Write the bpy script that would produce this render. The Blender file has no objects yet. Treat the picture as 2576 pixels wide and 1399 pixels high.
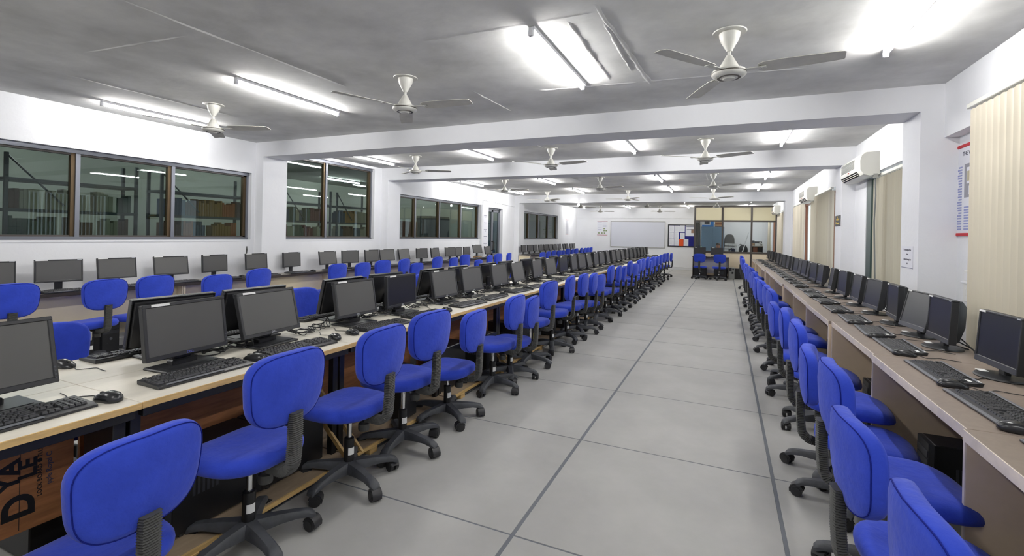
import bpy, math, random
from mathutils import Vector, Matrix
random.seed(7)
SC = bpy.context.scene
COL = SC.collection
PI = math.pi
R = math.radians

# ------------------------------------------------------------------ camera
FPX, CX, CY, IW, IH = 1197.0, 1288.0, 589.0, 2576.0, 1399.0
ROLL, YAW, EYE = math.atan(67/3205), R(24.16), 1.45
cam = bpy.data.cameras.new('camera')
camo = bpy.data.objects.new('camera', cam)
COL.objects.link(camo)
cam.sensor_width = 36.0
cam.lens = FPX/IW*36.0
cam.shift_y = -(IH/2-CY)/IW
cam.clip_start, cam.clip_end = 0.05, 200
fw = Vector((-math.sin(YAW), math.cos(YAW), 0)); rt = Vector((math.cos(YAW), math.sin(YAW), 0)); up = Vector((0, 0, 1))
cxv = rt*math.cos(ROLL)+up*math.sin(ROLL); cyv = -rt*math.sin(ROLL)+up*math.cos(ROLL); czv = -fw
camo.matrix_world = Matrix(((cxv.x, cyv.x, czv.x, 0), (cxv.y, cyv.y, czv.y, 0), (cxv.z, cyv.z, czv.z, EYE), (0, 0, 0, 1)))
SC.camera = camo

# ------------------------------------------------------------------ world, exposure
w = bpy.data.worlds.new('overcast_sky'); SC.world = w; w.use_nodes = True
bg = w.node_tree.nodes['Background']
bg.inputs[0].default_value = (0.86, 0.93, 1.0, 1); bg.inputs[1].default_value = 1.8
SC.view_settings.view_transform = 'Standard'
SC.view_settings.look = 'None'
SC.view_settings.gamma = 1.0
SC.view_settings.use_curve_mapping = False
SC.view_settings.exposure = 0.15
TUBE_STRENGTH = 150.0
cy = SC.cycles
cy.max_bounces = 8; cy.diffuse_bounces = 5; cy.glossy_bounces = 3; cy.transmission_bounces = 4; cy.transparent_max_bounces = 12
cy.caustics_reflective = False; cy.caustics_refractive = False
cy.sample_clamp_indirect = 4.0
cy.use_denoising = True
cy.use_adaptive_sampling = True

# ------------------------------------------------------------------ materials
MATS = {}
def srgb(r, g, b):
    f = lambda c: (c/255/12.92 if c/255 <= 0.04045 else ((c/255+0.055)/1.055)**2.4)
    return (f(r), f(g), f(b), 1)
def mat(name, rgb, rough=0.5, metal=0.0, spec=0.5, noise=0.0, nscale=20.0, bump=0.0, bscale=200.0, emit=0.0, sheen=0.0, stretch=None, dark=None):
    if name in MATS: return MATS[name]
    m = bpy.data.materials.new(name); m.use_nodes = True
    nt = m.node_tree; b = nt.nodes['Principled BSDF']
    c = srgb(*rgb)
    b.inputs['Base Color'].default_value = c
    b.inputs['Roughness'].default_value = rough
    b.inputs['Metallic'].default_value = metal
    b.inputs['Specular IOR Level'].default_value = spec
    if sheen: b.inputs['Sheen Weight'].default_value = sheen; b.inputs['Sheen Roughness'].default_value = 0.5
    tc = None
    if noise or bump:
        tc = nt.nodes.new('ShaderNodeTexCoord'); vec = tc.outputs['Object']
        if stretch:
            mp = nt.nodes.new('ShaderNodeMapping'); mp.inputs['Scale'].default_value = stretch
            nt.links.new(vec, mp.inputs[0]); vec = mp.outputs[0]
    if noise:
        n = nt.nodes.new('ShaderNodeTexNoise'); n.inputs['Scale'].default_value = nscale; n.inputs['Detail'].default_value = 6; n.inputs['Roughness'].default_value = 0.6
        nt.links.new(vec, n.inputs['Vector'])
        r = nt.nodes.new('ShaderNodeValToRGB')
        d = srgb(*dark) if dark else tuple(x*(1-noise) for x in c[:3])+(1,)
        r.color_ramp.elements[0].color = d; r.color_ramp.elements[0].position = 0.3
        r.color_ramp.elements[1].color = c if dark else tuple(min(1, x*(1+noise*0.5)) for x in c[:3])+(1,); r.color_ramp.elements[1].position = 0.72
        nt.links.new(n.outputs['Fac'], r.inputs[0]); nt.links.new(r.outputs[0], b.inputs['Base Color'])
    if bump:
        n2 = nt.nodes.new('ShaderNodeTexNoise'); n2.inputs['Scale'].default_value = bscale; n2.inputs['Detail'].default_value = 4
        nt.links.new(vec, n2.inputs['Vector'])
        bp = nt.nodes.new('ShaderNodeBump'); bp.inputs['Strength'].default_value = bump; bp.inputs['Distance'].default_value = 0.01
        nt.links.new(n2.outputs['Fac'], bp.inputs['Height']); nt.links.new(bp.outputs[0], b.inputs['Normal'])
    if emit:
        b.inputs['Emission Color'].default_value = c; b.inputs['Emission Strength'].default_value = emit
    MATS[name] = m
    return m
M_wall = mat('white_plaster', (233, 234, 237), 0.75, noise=0.05, nscale=1.3, bump=0.12, bscale=30, spec=0.2)
M_ceil = mat('grey_ceiling_plaster', (219, 219, 217), 0.85, noise=0.24, nscale=1.6, bump=0.35, bscale=7, spec=0.2)
M_floor = mat('grey_terrazzo', (175, 174, 170), 0.55, noise=0.13, nscale=2.0, bump=0.05, bscale=300, spec=0.35)
M_strip = mat('slate_joint_strip', (104, 108, 114), 0.6)
M_fabric = mat('royal_blue_fabric', (53, 76, 194), 0.9, noise=0.2, nscale=7, bump=0.3, bscale=38, spec=0.1, sheen=0.15)
M_seam = mat('navy_seam_thread', (24, 34, 120), 0.9, spec=0.1)
M_foam = mat('yellow_foam', (205, 160, 70), 0.9, noise=0.3, nscale=40, spec=0.1)
M_plastic = mat('dusty_black_plastic', (72, 74, 78), 0.55, noise=0.35, nscale=14, spec=0.4)
M_rubber = mat('ribbed_rubber', (66, 66, 64), 0.6, spec=0.4)
M_caster = mat('black_caster_plastic', (40, 40, 42), 0.5, noise=0.3, nscale=30)
M_chrome = mat('chrome_steel', (225, 226, 228), 0.18, metal=1.0)
M_blacksteel = mat('black_painted_steel', (22, 22, 24), 0.4)
M_sticker = mat('white_paper_sticker', (235, 235, 232), 0.7)
M_mon = mat('black_monitor_plastic', (37, 38, 41), 0.42, noise=0.1, nscale=60, spec=0.5)
M_mon2 = mat('satin_black_plastic', (28, 29, 32), 0.35)
M_strip2 = mat('charcoal_bezel_strip', (62, 64, 70), 0.4)
M_screen = mat('matte_grey_screen', (74, 73, 72), 0.42, spec=0.55)
M_screen2 = mat('dark_grey_screen', (28, 29, 33), 0.33, spec=0.5)
M_badge = mat('silver_print', (190, 194, 200), 0.5)
M_badgeblue = mat('blue_print', (90, 100, 190), 0.5)
M_key = mat('black_keycap', (46, 47, 50), 0.45)
M_kbody = mat('black_keyboard_shell', (36, 37, 40), 0.4)
M_ksilver = mat('grey_keyboard_edge', (112, 114, 120), 0.4)
M_mouse = mat('glossy_black_mouse', (34, 35, 38), 0.25)
M_cable = mat('black_cable', (20, 20, 22), 0.5)
M_lam = mat('pale_laminate', (230, 224, 210), 0.35, noise=0.07, nscale=5, stretch=(8, 1, 8), spec=0.45)
M_woodedge = mat('pale_wood_edge', (216, 180, 118), 0.6, noise=0.25, nscale=10, stretch=(6, 1, 6))
M_ply = mat('brown_plywood', (165, 110, 68), 0.65, noise=0.35, nscale=5, stretch=(3, 1, 9))
M_lam2 = mat('taupe_laminate', (140, 126, 115), 0.4, noise=0.12, nscale=30, spec=0.45)
M_edge2 = mat('chipped_pale_edge', (233, 220, 204), 0.5, noise=0.15, nscale=14)
M_panel2 = mat('tan_side_board', (226, 205, 176), 0.5, noise=0.08, nscale=6)
M_lam3 = mat('stone_grey_laminate', (150, 144, 136), 0.4, noise=0.1, nscale=20)
M_edge3 = mat('dark_brown_edge', (46, 38, 34), 0.5)
M_panel3 = mat('cream_board', (228, 214, 184), 0.5, noise=0.05, nscale=5)
M_alu = mat('grey_aluminium_frame', (118, 121, 130), 0.35, metal=0.5)
M_bronze = mat('bronze_frame', (80, 66, 46), 0.35, metal=0.6)
M_darkframe = mat('dark_brown_frame', (66, 60, 56), 0.4)
M_cream = mat('cream_board_panel', (214, 205, 172), 0.5)
M_cream2 = mat('cream_low_panel', (224, 208, 182), 0.5, noise=0.05, nscale=4)
M_fan = mat('cream_fan_enamel', (212, 211, 204), 0.35, noise=0.05, nscale=20)
M_blade = mat('grey_fan_blade', (196, 194, 186), 0.4, noise=0.1, nscale=12)
M_fanring = mat('brown_ring_paint', (70, 64, 56), 0.4)
M_batten = mat('white_batten', (228, 229, 232), 0.5)
M_ac = mat('ivory_ac_plastic', (228, 227, 218), 0.35)
M_acgrey = mat('grey_ac_grille', (160, 160, 155), 0.5)
M_black = mat('matt_black', (12, 12, 13), 0.6)
M_board = mat('whiteboard_enamel', (212, 214, 224), 0.3)
M_paper = mat('white_paper', (226, 227, 234), 0.8)
M_ink = mat('grey_ink', (118, 122, 140), 0.8)
M_inkdark = mat('dark_ink', (66, 66, 84), 0.8)
M_red = mat('red_print', (190, 36, 48), 0.6)
M_navy = mat('navy_felt', (22, 26, 112), 0.9)
M_orange = mat('orange_paper', (222, 84, 34), 0.8)
M_bluecup = mat('blue_grey_enamel', (98, 126, 152), 0.4)
M_switch = mat('white_switch_plastic', (226, 226, 224), 0.4)
M_sign = mat('black_sign', (30, 30, 34), 0.5)
M_yellow = mat('yellow_print', (196, 166, 50), 0.6)
M_libwall = mat('library_plaster', (196, 198, 190), 0.8)
M_libfloor = mat('library_floor', (120, 118, 112), 0.7)
M_rack = mat('grey_steel_rack', (84, 88, 92), 0.5, metal=0.3)
M_pcb = mat('grey_pc_metal', (150, 152, 150), 0.4, metal=0.4)
M_skin = mat('brown_skin', (150, 104, 80), 0.6)
M_hair = mat('dark_hair', (34, 28, 26), 0.6, noise=0.3, nscale=60)
M_shirt = mat('blue_shirt', (96, 110, 140), 0.9)
M_trouser = mat('dark_trousers', (46, 46, 54), 0.9)
M_brownwood = mat('red_brown_wood', (134, 84, 62), 0.5)
M_green = mat('dark_green_frame', (44, 62, 58), 0.4)
M_cordgrey = mat('grey_cord', (110, 112, 112), 0.6)
M_binder = mat('white_binder', (220, 222, 224), 0.5)
M_bag = mat('black_bag_cloth', (38, 38, 42), 0.9)
M_boxwood = mat('cardboard', (168, 138, 104), 0.8)
M_bluepanel = mat('bright_blue_print', (40, 120, 200), 0.6)
M_green2 = mat('green_plastic', (130, 180, 120), 0.5)
M_bagclear = mat('cloudy_plastic_bag', (200, 200, 196), 0.4)

def tube_mat():
    m = bpy.data.materials.new('fluorescent_glow'); m.use_nodes = True; nt = m.node_tree
    nt.nodes.clear(); o = nt.nodes.new('ShaderNodeOutputMaterial'); e = nt.nodes.new('ShaderNodeEmission')
    e.inputs[0].default_value = (1.0, 0.985, 0.965, 1); e.inputs[1].default_value = TUBE_STRENGTH
    nt.links.new(e.outputs[0], o.inputs[0]); return m
M_tube = tube_mat()
def glass_mat(name, tint, boost):
    m = bpy.data.materials.new(name); m.use_nodes = True; nt = m.node_tree; nt.nodes.clear()
    o = nt.nodes.new('ShaderNodeOutputMaterial'); mix = nt.nodes.new('ShaderNodeMixShader')
    t = nt.nodes.new('ShaderNodeBsdfTransparent'); t.inputs[0].default_value = tint
    g = nt.nodes.new('ShaderNodeBsdfGlossy'); g.inputs['Roughness'].default_value = 0.01; g.inputs[0].default_value = (0.9, 0.95, 0.95, 1)
    f = nt.nodes.new('ShaderNodeFresnel'); ge = nt.nodes.new('ShaderNodeNewGeometry'); io = nt.nodes.new('ShaderNodeMath'); io.operation = 'MULTIPLY_ADD'
    io.inputs[1].default_value = 1/1.5-1.5; io.inputs[2].default_value = 1.5   # the same reflectance on both faces of the thin pane
    nt.links.new(ge.outputs['Backfacing'], io.inputs[0]); nt.links.new(io.outputs[0], f.inputs[0])
    k = nt.nodes.new('ShaderNodeMath'); k.operation = 'MULTIPLY'; k.inputs[1].default_value = boost; k.use_clamp = True
    nt.links.new(f.outputs[0], k.inputs[0]); nt.links.new(k.outputs[0], mix.inputs[0])
    nt.links.new(t.outputs[0], mix.inputs[1]); nt.links.new(g.outputs[0], mix.inputs[2]); nt.links.new(mix.outputs[0], o.inputs[0])
    return m
M_glass = glass_mat('tinted_window_glass', (0.56, 0.63, 0.61, 1), 0.9)
M_clear = glass_mat('clear_partition_glass', (0.93, 0.95, 0.95, 1), 0.6)
def vane_mat():
    m = bpy.data.materials.new('cream_blind_fabric'); m.use_nodes = True; nt = m.node_tree; nt.nodes.clear()
    o = nt.nodes.new('ShaderNodeOutputMaterial'); mix = nt.nodes.new('ShaderNodeMixShader'); mix.inputs[0].default_value = 0.14
    d = nt.nodes.new('ShaderNodeBsdfDiffuse'); t = nt.nodes.new('ShaderNodeBsdfTranslucent')
    d.inputs[0].default_value = srgb(216, 209, 193); t.inputs[0].default_value = srgb(238, 226, 200)
    nt.links.new(d.outputs[0], mix.inputs[1]); nt.links.new(t.outputs[0], mix.inputs[2]); nt.links.new(mix.outputs[0], o.inputs[0]); return m
M_vane = vane_mat()
def screw_black(m): return m

# ------------------------------------------------------------------ mesh builder
class MB:
    def __init__(s): s.v = []; s.f = []
    def add(s, vs, fs, M=None):
        o = len(s.v)
        s.v += [tuple(M @ Vector(p)) if M is not None else tuple(p) for p in vs]
        s.f += [tuple(i+o for i in f) for f in fs]
        return s
    def box(s, c, d, ch=0.0, M=None):
        x, y, z = (q/2 for q in d)
        ch = min(ch, 0.49*min(d))
        if ch <= 0:
            vs = [(sx*x, sy*y, sz*z) for sx in (-1, 1) for sy in (-1, 1) for sz in (-1, 1)]
            fs = [(0, 1, 3, 2), (4, 6, 7, 5), (0, 4, 5, 1), (2, 3, 7, 6), (0, 2, 6, 4), (1, 5, 7, 3)]
        else:
            vs = []; idx = {}
            for sx in (-1, 1):
                for sy in (-1, 1):
                    for sz in (-1, 1):
                        for a in range(3):
                            p = [sx*(x-ch), sy*(y-ch), sz*(z-ch)]; p[a] = (sx*x, sy*y, sz*z)[a]
                            idx[(sx, sy, sz, a)] = len(vs); vs.append(tuple(p))
            fs = []
            for sg in (-1, 1):
                q = [(sg, -1, -1), (sg, 1, -1), (sg, 1, 1), (sg, -1, 1)]; f = [idx[k+(0,)] for k in q]; fs.append(f if sg > 0 else f[::-1])
                q = [(-1, sg, -1), (-1, sg, 1), (1, sg, 1), (1, sg, -1)]; f = [idx[k+(1,)] for k in q]; fs.append(f if sg > 0 else f[::-1])
                q = [(-1, -1, sg), (1, -1, sg), (1, 1, sg), (-1, 1, sg)]; f = [idx[k+(2,)] for k in q]; fs.append(f if sg > 0 else f[::-1])
            for a in (-1, 1):
                for b in (-1, 1):
                    f = [idx[(a, b, -1, 0)], idx[(a, b, -1, 1)], idx[(a, b, 1, 1)], idx[(a, b, 1, 0)]]; fs.append(f if a*b < 0 else f[::-1])
                    f = [idx[(a, -1, b, 0)], idx[(a, -1, b, 2)], idx[(a, 1, b, 2)], idx[(a, 1, b, 0)]]; fs.append(f if a*b > 0 else f[::-1])
                    f = [idx[(-1, a, b, 1)], idx[(-1, a, b, 2)], idx[(1, a, b, 2)], idx[(1, a, b, 1)]]; fs.append(f if a*b < 0 else f[::-1])
                    for c3 in (-1, 1):
                        f = [idx[(a, b, c3, 0)], idx[(a, b, c3, 1)], idx[(a, b, c3, 2)]]; fs.append(f if a*b*c3 > 0 else f[::-1])
        T = Matrix.Translation(c)
        if M is not None: T = T @ M
        return s.add(vs, fs, T)
    def bar(s, a, b, ch=0.0):     # box from corner a to corner b
        return s.box(tuple((p+q)/2 for p, q in zip(a, b)), tuple(abs(q-p) for p, q in zip(a, b)), ch)
    def cyl(s, p0, p1, r0, r1=None, n=12, caps=True):
        r1 = r0 if r1 is None else r1
        p0, p1 = Vector(p0), Vector(p1); d = (p1-p0).normalized()
        u = d.orthogonal().normalized(); w_ = d.cross(u)
        vs = []
        for p, r in ((p0, r0), (p1, r1)):
            vs += [p+u*(r*math.cos(2*PI*i/n))+w_*(r*math.sin(2*PI*i/n)) for i in range(n)]
        fs = [(i, (i+1) % n, n+(i+1) % n, n+i) for i in range(n)]
        if caps: fs += [tuple(range(n))[::-1], tuple(range(n, 2*n))]
        return s.add(vs, fs)
    def lathe(s, prof, n=20, M=None):   # (r, z) from bottom to top
        vs = []; fs = []
        for r, z in prof: vs += [(r*math.cos(2*PI*i/n), r*math.sin(2*PI*i/n), z) for i in range(n)]
        for k in range(len(prof)-1):
            fs += [(k*n+i, k*n+(i+1) % n, (k+1)*n+(i+1) % n, (k+1)*n+i) for i in range(n)]
        fs += [tuple(range(n))[::-1], tuple(range((len(prof)-1)*n, len(prof)*n))]
        return s.add(vs, fs, M)
    def loft(s, rings, caps=True, closed=False):
        n = len(rings[0]); vs = [p for r in rings for p in r]; fs = []
        m = len(rings)
        for k in range(m if closed else m-1):
            k2 = (k+1) % m
            fs += [(k*n+i, k*n+(i+1) % n, k2*n+(i+1) % n, k2*n+i) for i in range(n)]
        if caps and not closed: fs += [tuple(range(n))[::-1], tuple(range((m-1)*n, m*n))]
        return s.add(vs, fs)
    def tube(s, path, r, n=6, closed=False):
        path = [Vector(p) for p in path]; rings = []; m = len(path)
        u = None
        for i, p in enumerate(path):
            a = path[(i-1) % m] if (closed or i > 0) else p
            b = path[(i+1) % m] if (closed or i < m-1) else p
            d = (b-a).normalized()
            u = d.orthogonal().normalized() if u is None else (u-d*u.dot(d)).normalized()
            w_ = d.cross(u)
            rr = r[i] if isinstance(r, (list, tuple)) else r
            rings.append([p+u*(rr*math.cos(2*PI*k/n))+w_*(rr*math.sin(2*PI*k/n)) for k in range(n)])
        return s.loft(rings, True, closed)
    def mesh(s, name, m, smooth=True, ang=35):
        me = bpy.data.meshes.new(name)
        me.from_pydata([tuple(p) for p in s.v], [], s.f); me.validate()
        if m is not None: me.materials.append(m)
        if smooth:
            me.polygons.foreach_set('use_smooth', [True]*len(me.polygons))
            me.set_sharp_from_angle(angle=R(ang))
        me.update()
        return me
    def build(s, name, m, parent=None, loc=None, smooth=True, ang=35):
        return link(name, s.mesh(name, m, smooth, ang), parent, loc)
def link(name, me, parent=None, loc=None, rot=None):
    o = bpy.data.objects.new(name, me); COL.objects.link(o)
    if parent is not None: o.parent = parent
    if loc: o.location = loc
    if rot: o.rotation_euler = rot
    return o
def tag(o, label=None, cat=None, group=None, kind=None):
    if label: o['label'] = label
    if cat: o['category'] = cat
    if group: o['group'] = group
    if kind: o['kind'] = kind
    return o
def thing(name, label, cat, loc=(0, 0, 0), rz=0, group=None):
    o = bpy.data.objects.new(name, None); COL.objects.link(o); o.empty_display_size = 0.1
    o.location = loc; o.rotation_euler = (0, 0, rz)
    return tag(o, label, cat, group)
def struct(name, mb, m, ang=30):
    return tag(mb.build(name, m, ang=ang), kind='structure')
KIDS = {}
def kids(o): return [c for c in COL.objects if c.parent == o]
class Proto:
    """tree of (name, mesh, loc, rot, children); stamps copies that share mesh data"""
    def __init__(s, name, me, loc=(0, 0, 0), rot=(0, 0, 0), label=None): s.n, s.me, s.l, s.r, s.c, s.lab = name, me, loc, rot, [], label
    def add(s, *a, **k):
        p = Proto(*a, **k); s.c.append(p); return p
def stamp(p, parent, skip=(), over=None):
    for c in p.c:
        if c.n in skip: continue
        o = link(c.n, c.me, parent, c.l, c.r)
        if c.lab: o['label'] = c.lab
        if over and c.n in over: over[c.n](o)
        stamp(c, o, skip, over)
FONTMESH = {}
def text_mesh(txt, size, m, depth=0.0004, align='CENTER', bold=0.0):
    k = (txt, size, m.name, align)
    if k in FONTMESH: return FONTMESH[k]
    cu = bpy.data.curves.new('lettering', 'FONT'); cu.body = txt; cu.size = size; cu.extrude = depth; cu.offset = bold; cu.align_x = align; cu.align_y = 'CENTER'; cu.resolution_u = 5
    o = bpy.data.objects.new('lettering', cu); COL.objects.link(o)
    bpy.context.view_layer.update()
    me = bpy.data.meshes.new_from_object(o.evaluated_get(bpy.context.evaluated_depsgraph_get()))
    bpy.data.objects.remove(o)
    me.name = 'lettering'; me.materials.clear(); me.materials.append(m)
    FONTMESH[k] = me
    return me
ORD = ('first second third fourth fifth sixth seventh eighth ninth tenth eleventh twelfth thirteenth fourteenth fifteenth sixteenth seventeenth eighteenth nineteenth '
       'twentieth twenty-first twenty-second twenty-third twenty-fourth twenty-fifth twenty-sixth twenty-seventh twenty-eighth twenty-ninth thirtieth').split()
# ------------------------------------------------------------------ room shell
XL, XR, Y0, Y1, H = -6.70, 1.66, -2.6, 22.7, 2.79
# floor: slab, cast panels 1.2 m square, slate strips in the joints
fl = struct('floor', MB().bar((XL-0.2, Y0-0.2, -0.15), (XR+0.3, Y1+0.2, -0.012)), M_strip)
xj = [XL-0.1]+[-5.71+1.2*k for k in range(7)]+[XR+0.15]
yj = [Y0-0.1]+[-1.465+1.19*k for k in range(21)]+[Y1+0.05]
pm = {}
for i in range(len(xj)-1):
    for j in range(len(yj)-1):
        a, b = xj[i]+0.010, xj[i+1]-0.010
        c, d = yj[j]+0.005, yj[j+1]-0.005
        k = (round(b-a, 3), round(d-c, 3))
        if k not in pm: pm[k] = MB().box((0, 0, -0.0075), (b-a, d-c, 0.015), 0.001).mesh('floor_panel', M_floor, ang=20)
        link('floor_panel', pm[k], fl, ((a+b)/2, (c+d)/2, 0))
for x in xj[1:-1]: MB().bar((x-0.0095, Y0, -0.012), (x+0.0095, Y1, -0.0012)).build('joint_strip', M_strip, fl)
for y in yj[1:-1]: MB().bar((XL, y-0.0045, -0.012), (XR, y+0.0045, -0.0016)).build('joint_strip', M_strip, fl)

ce = struct('ceiling', MB().bar((XL-0.2, Y0-0.2, H), (XR+0.3, Y1+0.2, H+0.15)), M_ceil)
rg = MB()
for (x0, y0, x1, y1, wd) in ((-0.93, 2.85, -0.93, 4.05, 0.03), (-0.72, 2.95, -0.72, 3.9, 0.02), (-1.95, 2.78, -0.75, 2.80, 0.03), (-0.72, 2.7, -0.62, 4.3, 0.03), (-1.6, 4.12, -0.7, 4.2, 0.015), (-0.68, 4.2, 0.55, 4.3, 0.02), (-3.3, 1.4, -3.25, 3.4, 0.015), (-2.2, 3.9, -2.15, 4.7, 0.012), (-4.6, 2.0, -3.4, 2.1, 0.015), (-5.4, 2.2, -5.4, 4.0, 0.012), (-2.6, 6.0, -2.6, 7.6, 0.02), (-3.3, 9.6, -3.3, 11.5, 0.02), (-0.4, 9.5, -0.4, 12, 0.02)):
    d = Vector((x1-x0, y1-y0, 0)); L = d.length; a = math.atan2(d.y, d.x); n = 14
    rings = []
    for k in range(n+1):
        t = k/n; cx_, cy_ = x0+d.x*t, y0+d.y*t; ww = wd*(0.5+0.6*random.random()); hh = 0.007*(0.4+0.8*random.random())*(1 if 0 < k < n else 0.1)
        nx, ny = -math.sin(a), math.cos(a); o_ = 0.008*(random.random()-0.5)
        rings.append([(cx_+nx*(o_-ww), cy_+ny*(o_-ww), H+0.002), (cx_+nx*o_, cy_+ny*o_, H-hh), (cx_+nx*(o_+ww), cy_+ny*(o_+ww), H+0.002)])
    rg.loft(rings)
tag(rg.build('plaster_ridge', M_ceil, ce, ang=60), kind='structure')

# left wall with its openings (x -6.88 .. -6.70)
def wall_with_holes(name, xa, xb, ya, yb, holes, m, ztop=H):
    mb = MB(); y = ya
    for (h0, h1, z0, z1) in sorted(holes):
        if h0 > y: mb.bar((xa, y, 0), (xb, h0, ztop))
        if z0 > 0: mb.bar((xa, h0, 0), (xb, h1, z0))
        if z1 < ztop: mb.bar((xa, h0, z1), (xb, h1, ztop))
        y = h1
    if y < yb: mb.bar((xa, y, 0), (xb, yb, ztop))
    return struct(name, mb, m)
WL = [(0.9, 5.06, 1.28, 2.31), (5.60, 7.88, 1.28, 2.74), (8.64, 12.60, 1.28, 2.30), (13.07, 14.16, 0.0, 2.27), (15.68, 19.82, 1.26, 2.29)]
wl = wall_with_holes('wall_left', XL-0.2, XL, Y0, Y1, WL, M_wall)
struct('wall_back', MB().bar((XL-0.2, Y1, 0), (XR+0.3, Y1+0.15, H)).bar((XL, Y1-0.03, 2.31), (-1.06, Y1, H)), M_wall)
struct('wall_front', MB().bar((XL-0.2, Y0-0.15, 0), (XR+0.3, Y0, H)), M_wall)
# right wall: deep lintel, recessed lower wall in the near bay, piers and window openings
WR = [(0.6, 4.42, 0.86, 2.25), (5.66, 7.52, 0.78, 2.30), (9.20, 14.72, 0.86, 2.36), (15.75, 19.0, 0.86, 2.40), (19.55, 22.3, 0.86, 2.45)]
mb = MB().bar((XR, Y0, 2.335), (XR+0.26, 5.2, H))
y = Y0
mb.bar((XR+0.10, Y0, 0), (XR+0.26, 0.6, 2.335)); mb.bar((XR+0.10, 0.6, 0), (XR+0.26, 4.42, 0.86)); mb.bar((XR+0.10, 0.6, 2.25), (XR+0.26, 4.42, 2.335)); mb.bar((XR+0.10, 4.42, 0), (XR+0.26, 5.2, 2.335))
y = 5.2
for (h0, h1, z0, z1) in WR[1:]:
    mb.bar((XR, y, 0), (XR+0.26, h0, H)); mb.bar((XR, h0, 0), (XR+0.26, h1, z0)); mb.bar((XR, h0, z1), (XR+0.26, h1, H)); y = h1
mb.bar((XR, y, 0), (XR+0.26, Y1, H))
struct('wall_right', mb, M_wall)
# beams and pillars
for (ya, yb, zs) in ((5.12, 5.56, 2.566), (8.10, 8.52, 2.53), (15.12, 15.58, 2.53)):
    struct('beam', MB().bar((-6.526, ya, zs), (1.50, yb, H+0.01)), M_wall)
    struct('pillar', MB().bar((XL-0.01, ya, 0), (-6.526, yb, H+0.005)), M_wall)
    struct('pillar', MB().bar((1.50, ya, 0), (XR+0.11, yb, H+0.005)), M_wall)
struct('baseboard_back', MB().bar((XL, Y1-0.045, 0), (-1.06, Y1-0.001, 0.09), 0.004), M_wall)
struct('baseboard_left', MB().bar((XL, Y0, 0), (XL+0.012, 13.0, 0.09)), M_wall)
tag(MB().tube([(-2.6, Y1-0.06, 0.13), (-1.9, Y1-0.06, 0.125), (-1.1, Y1-0.06, 0.12)], 0.014, 8).build('wall_pipe', M_wall), 'white conduit pipe running low along the far wall beside the partition', 'pipe')
tag(MB().tube([(XL+0.012, 12.72, 2.31), (XL+0.012, 12.72, 2.46), (XL+0.012, 13.6, 2.44), (XL+0.012, 15.1, 2.40)], 0.012, 8).build('wall_conduit', M_wall), 'white wiring conduit bent above the glass door on the left wall', 'conduit')
# narrow pier strip beside the door
struct('trim_1', MB().bar((XL-0.001, 12.62, 0), (XL+0.05, 13.04, 2.31), 0.004), M_wall)
struct('trim_2', MB().bar((XL-0.1, 12.595, 0.0), (XL+0.03, 12.625, 2.31)), M_wall)

# windows of the left wall
def window_left(n, y0, y1, z0, z1, mull):
    W = tag(bpy.data.objects.new('window_%d' % n, None), kind='structure'); COL.objects.link(W); W.location = (XL-0.12, y0, z0)
    w_, h_ = y1-y0, z1-z0; t = 0.045
    fr = MB()
    fr.bar((-0.03, 0, 0), (0.06, w_, 0.035)); fr.bar((-0.03, 0, h_-t), (0.06, w_, h_)); fr.bar((-0.03, 0, 0), (0.05, t*0.7, h_)); fr.bar((-0.03, w_-t*0.7, 0), (0.05, w_, h_))
    fr.build('frame', M_alu, W)
    br = MB(); br.bar((-0.028, 0.03, h_-t-0.02), (0.03, w_-0.03, h_-t)); br.bar((-0.028, 0.03, 0.035), (0.03, w_-0.03, 0.055)); br.build('sash_rail', M_darkframe, W)
    br = MB(); br.bar((-0.028, w_-0.07, 0.04), (0.03, w_-0.03, h_-0.04)); br.bar((-0.028, 0.03, 0.04), (0.03, 0.06, h_-0.04))
    br.build('sash', M_bronze, W)
    edges = [0.05]+[m-y0 for m in mull]+[w_-0.05]
    for m in mull:
        mm = MB().bar((-0.02, m-y0-0.012, 0.02), (0.052, m-y0+0.03, h_-0.02)).build('mullion', M_alu, W)
        MB().bar((-0.018, m-y0-0.05, 0.04), (0.035, m-y0-0.012, h_-0.04)).build('sash_stile', M_bronze, mm)
    for a, b in zip(edges[:-1], edges[1:]):
        MB().bar((-0.004, a, 0.04), (0.002, b, h_-0.04)).build('pane', M_glass, W)
    MB().bar((0.03, -0.02, -0.022), (0.125, w_+0.02, 0.0)).build('sill', M_wall, W)
    return W
w1 = window_left(1, *WL[0], [1.9, 2.92, 3.95])
window_left(2, *WL[1], [6.63])
window_left(3, *WL[2], [9.42, 10.47, 11.57])
window_left(4, *WL[4], [16.60, 17.62, 18.75])
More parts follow.
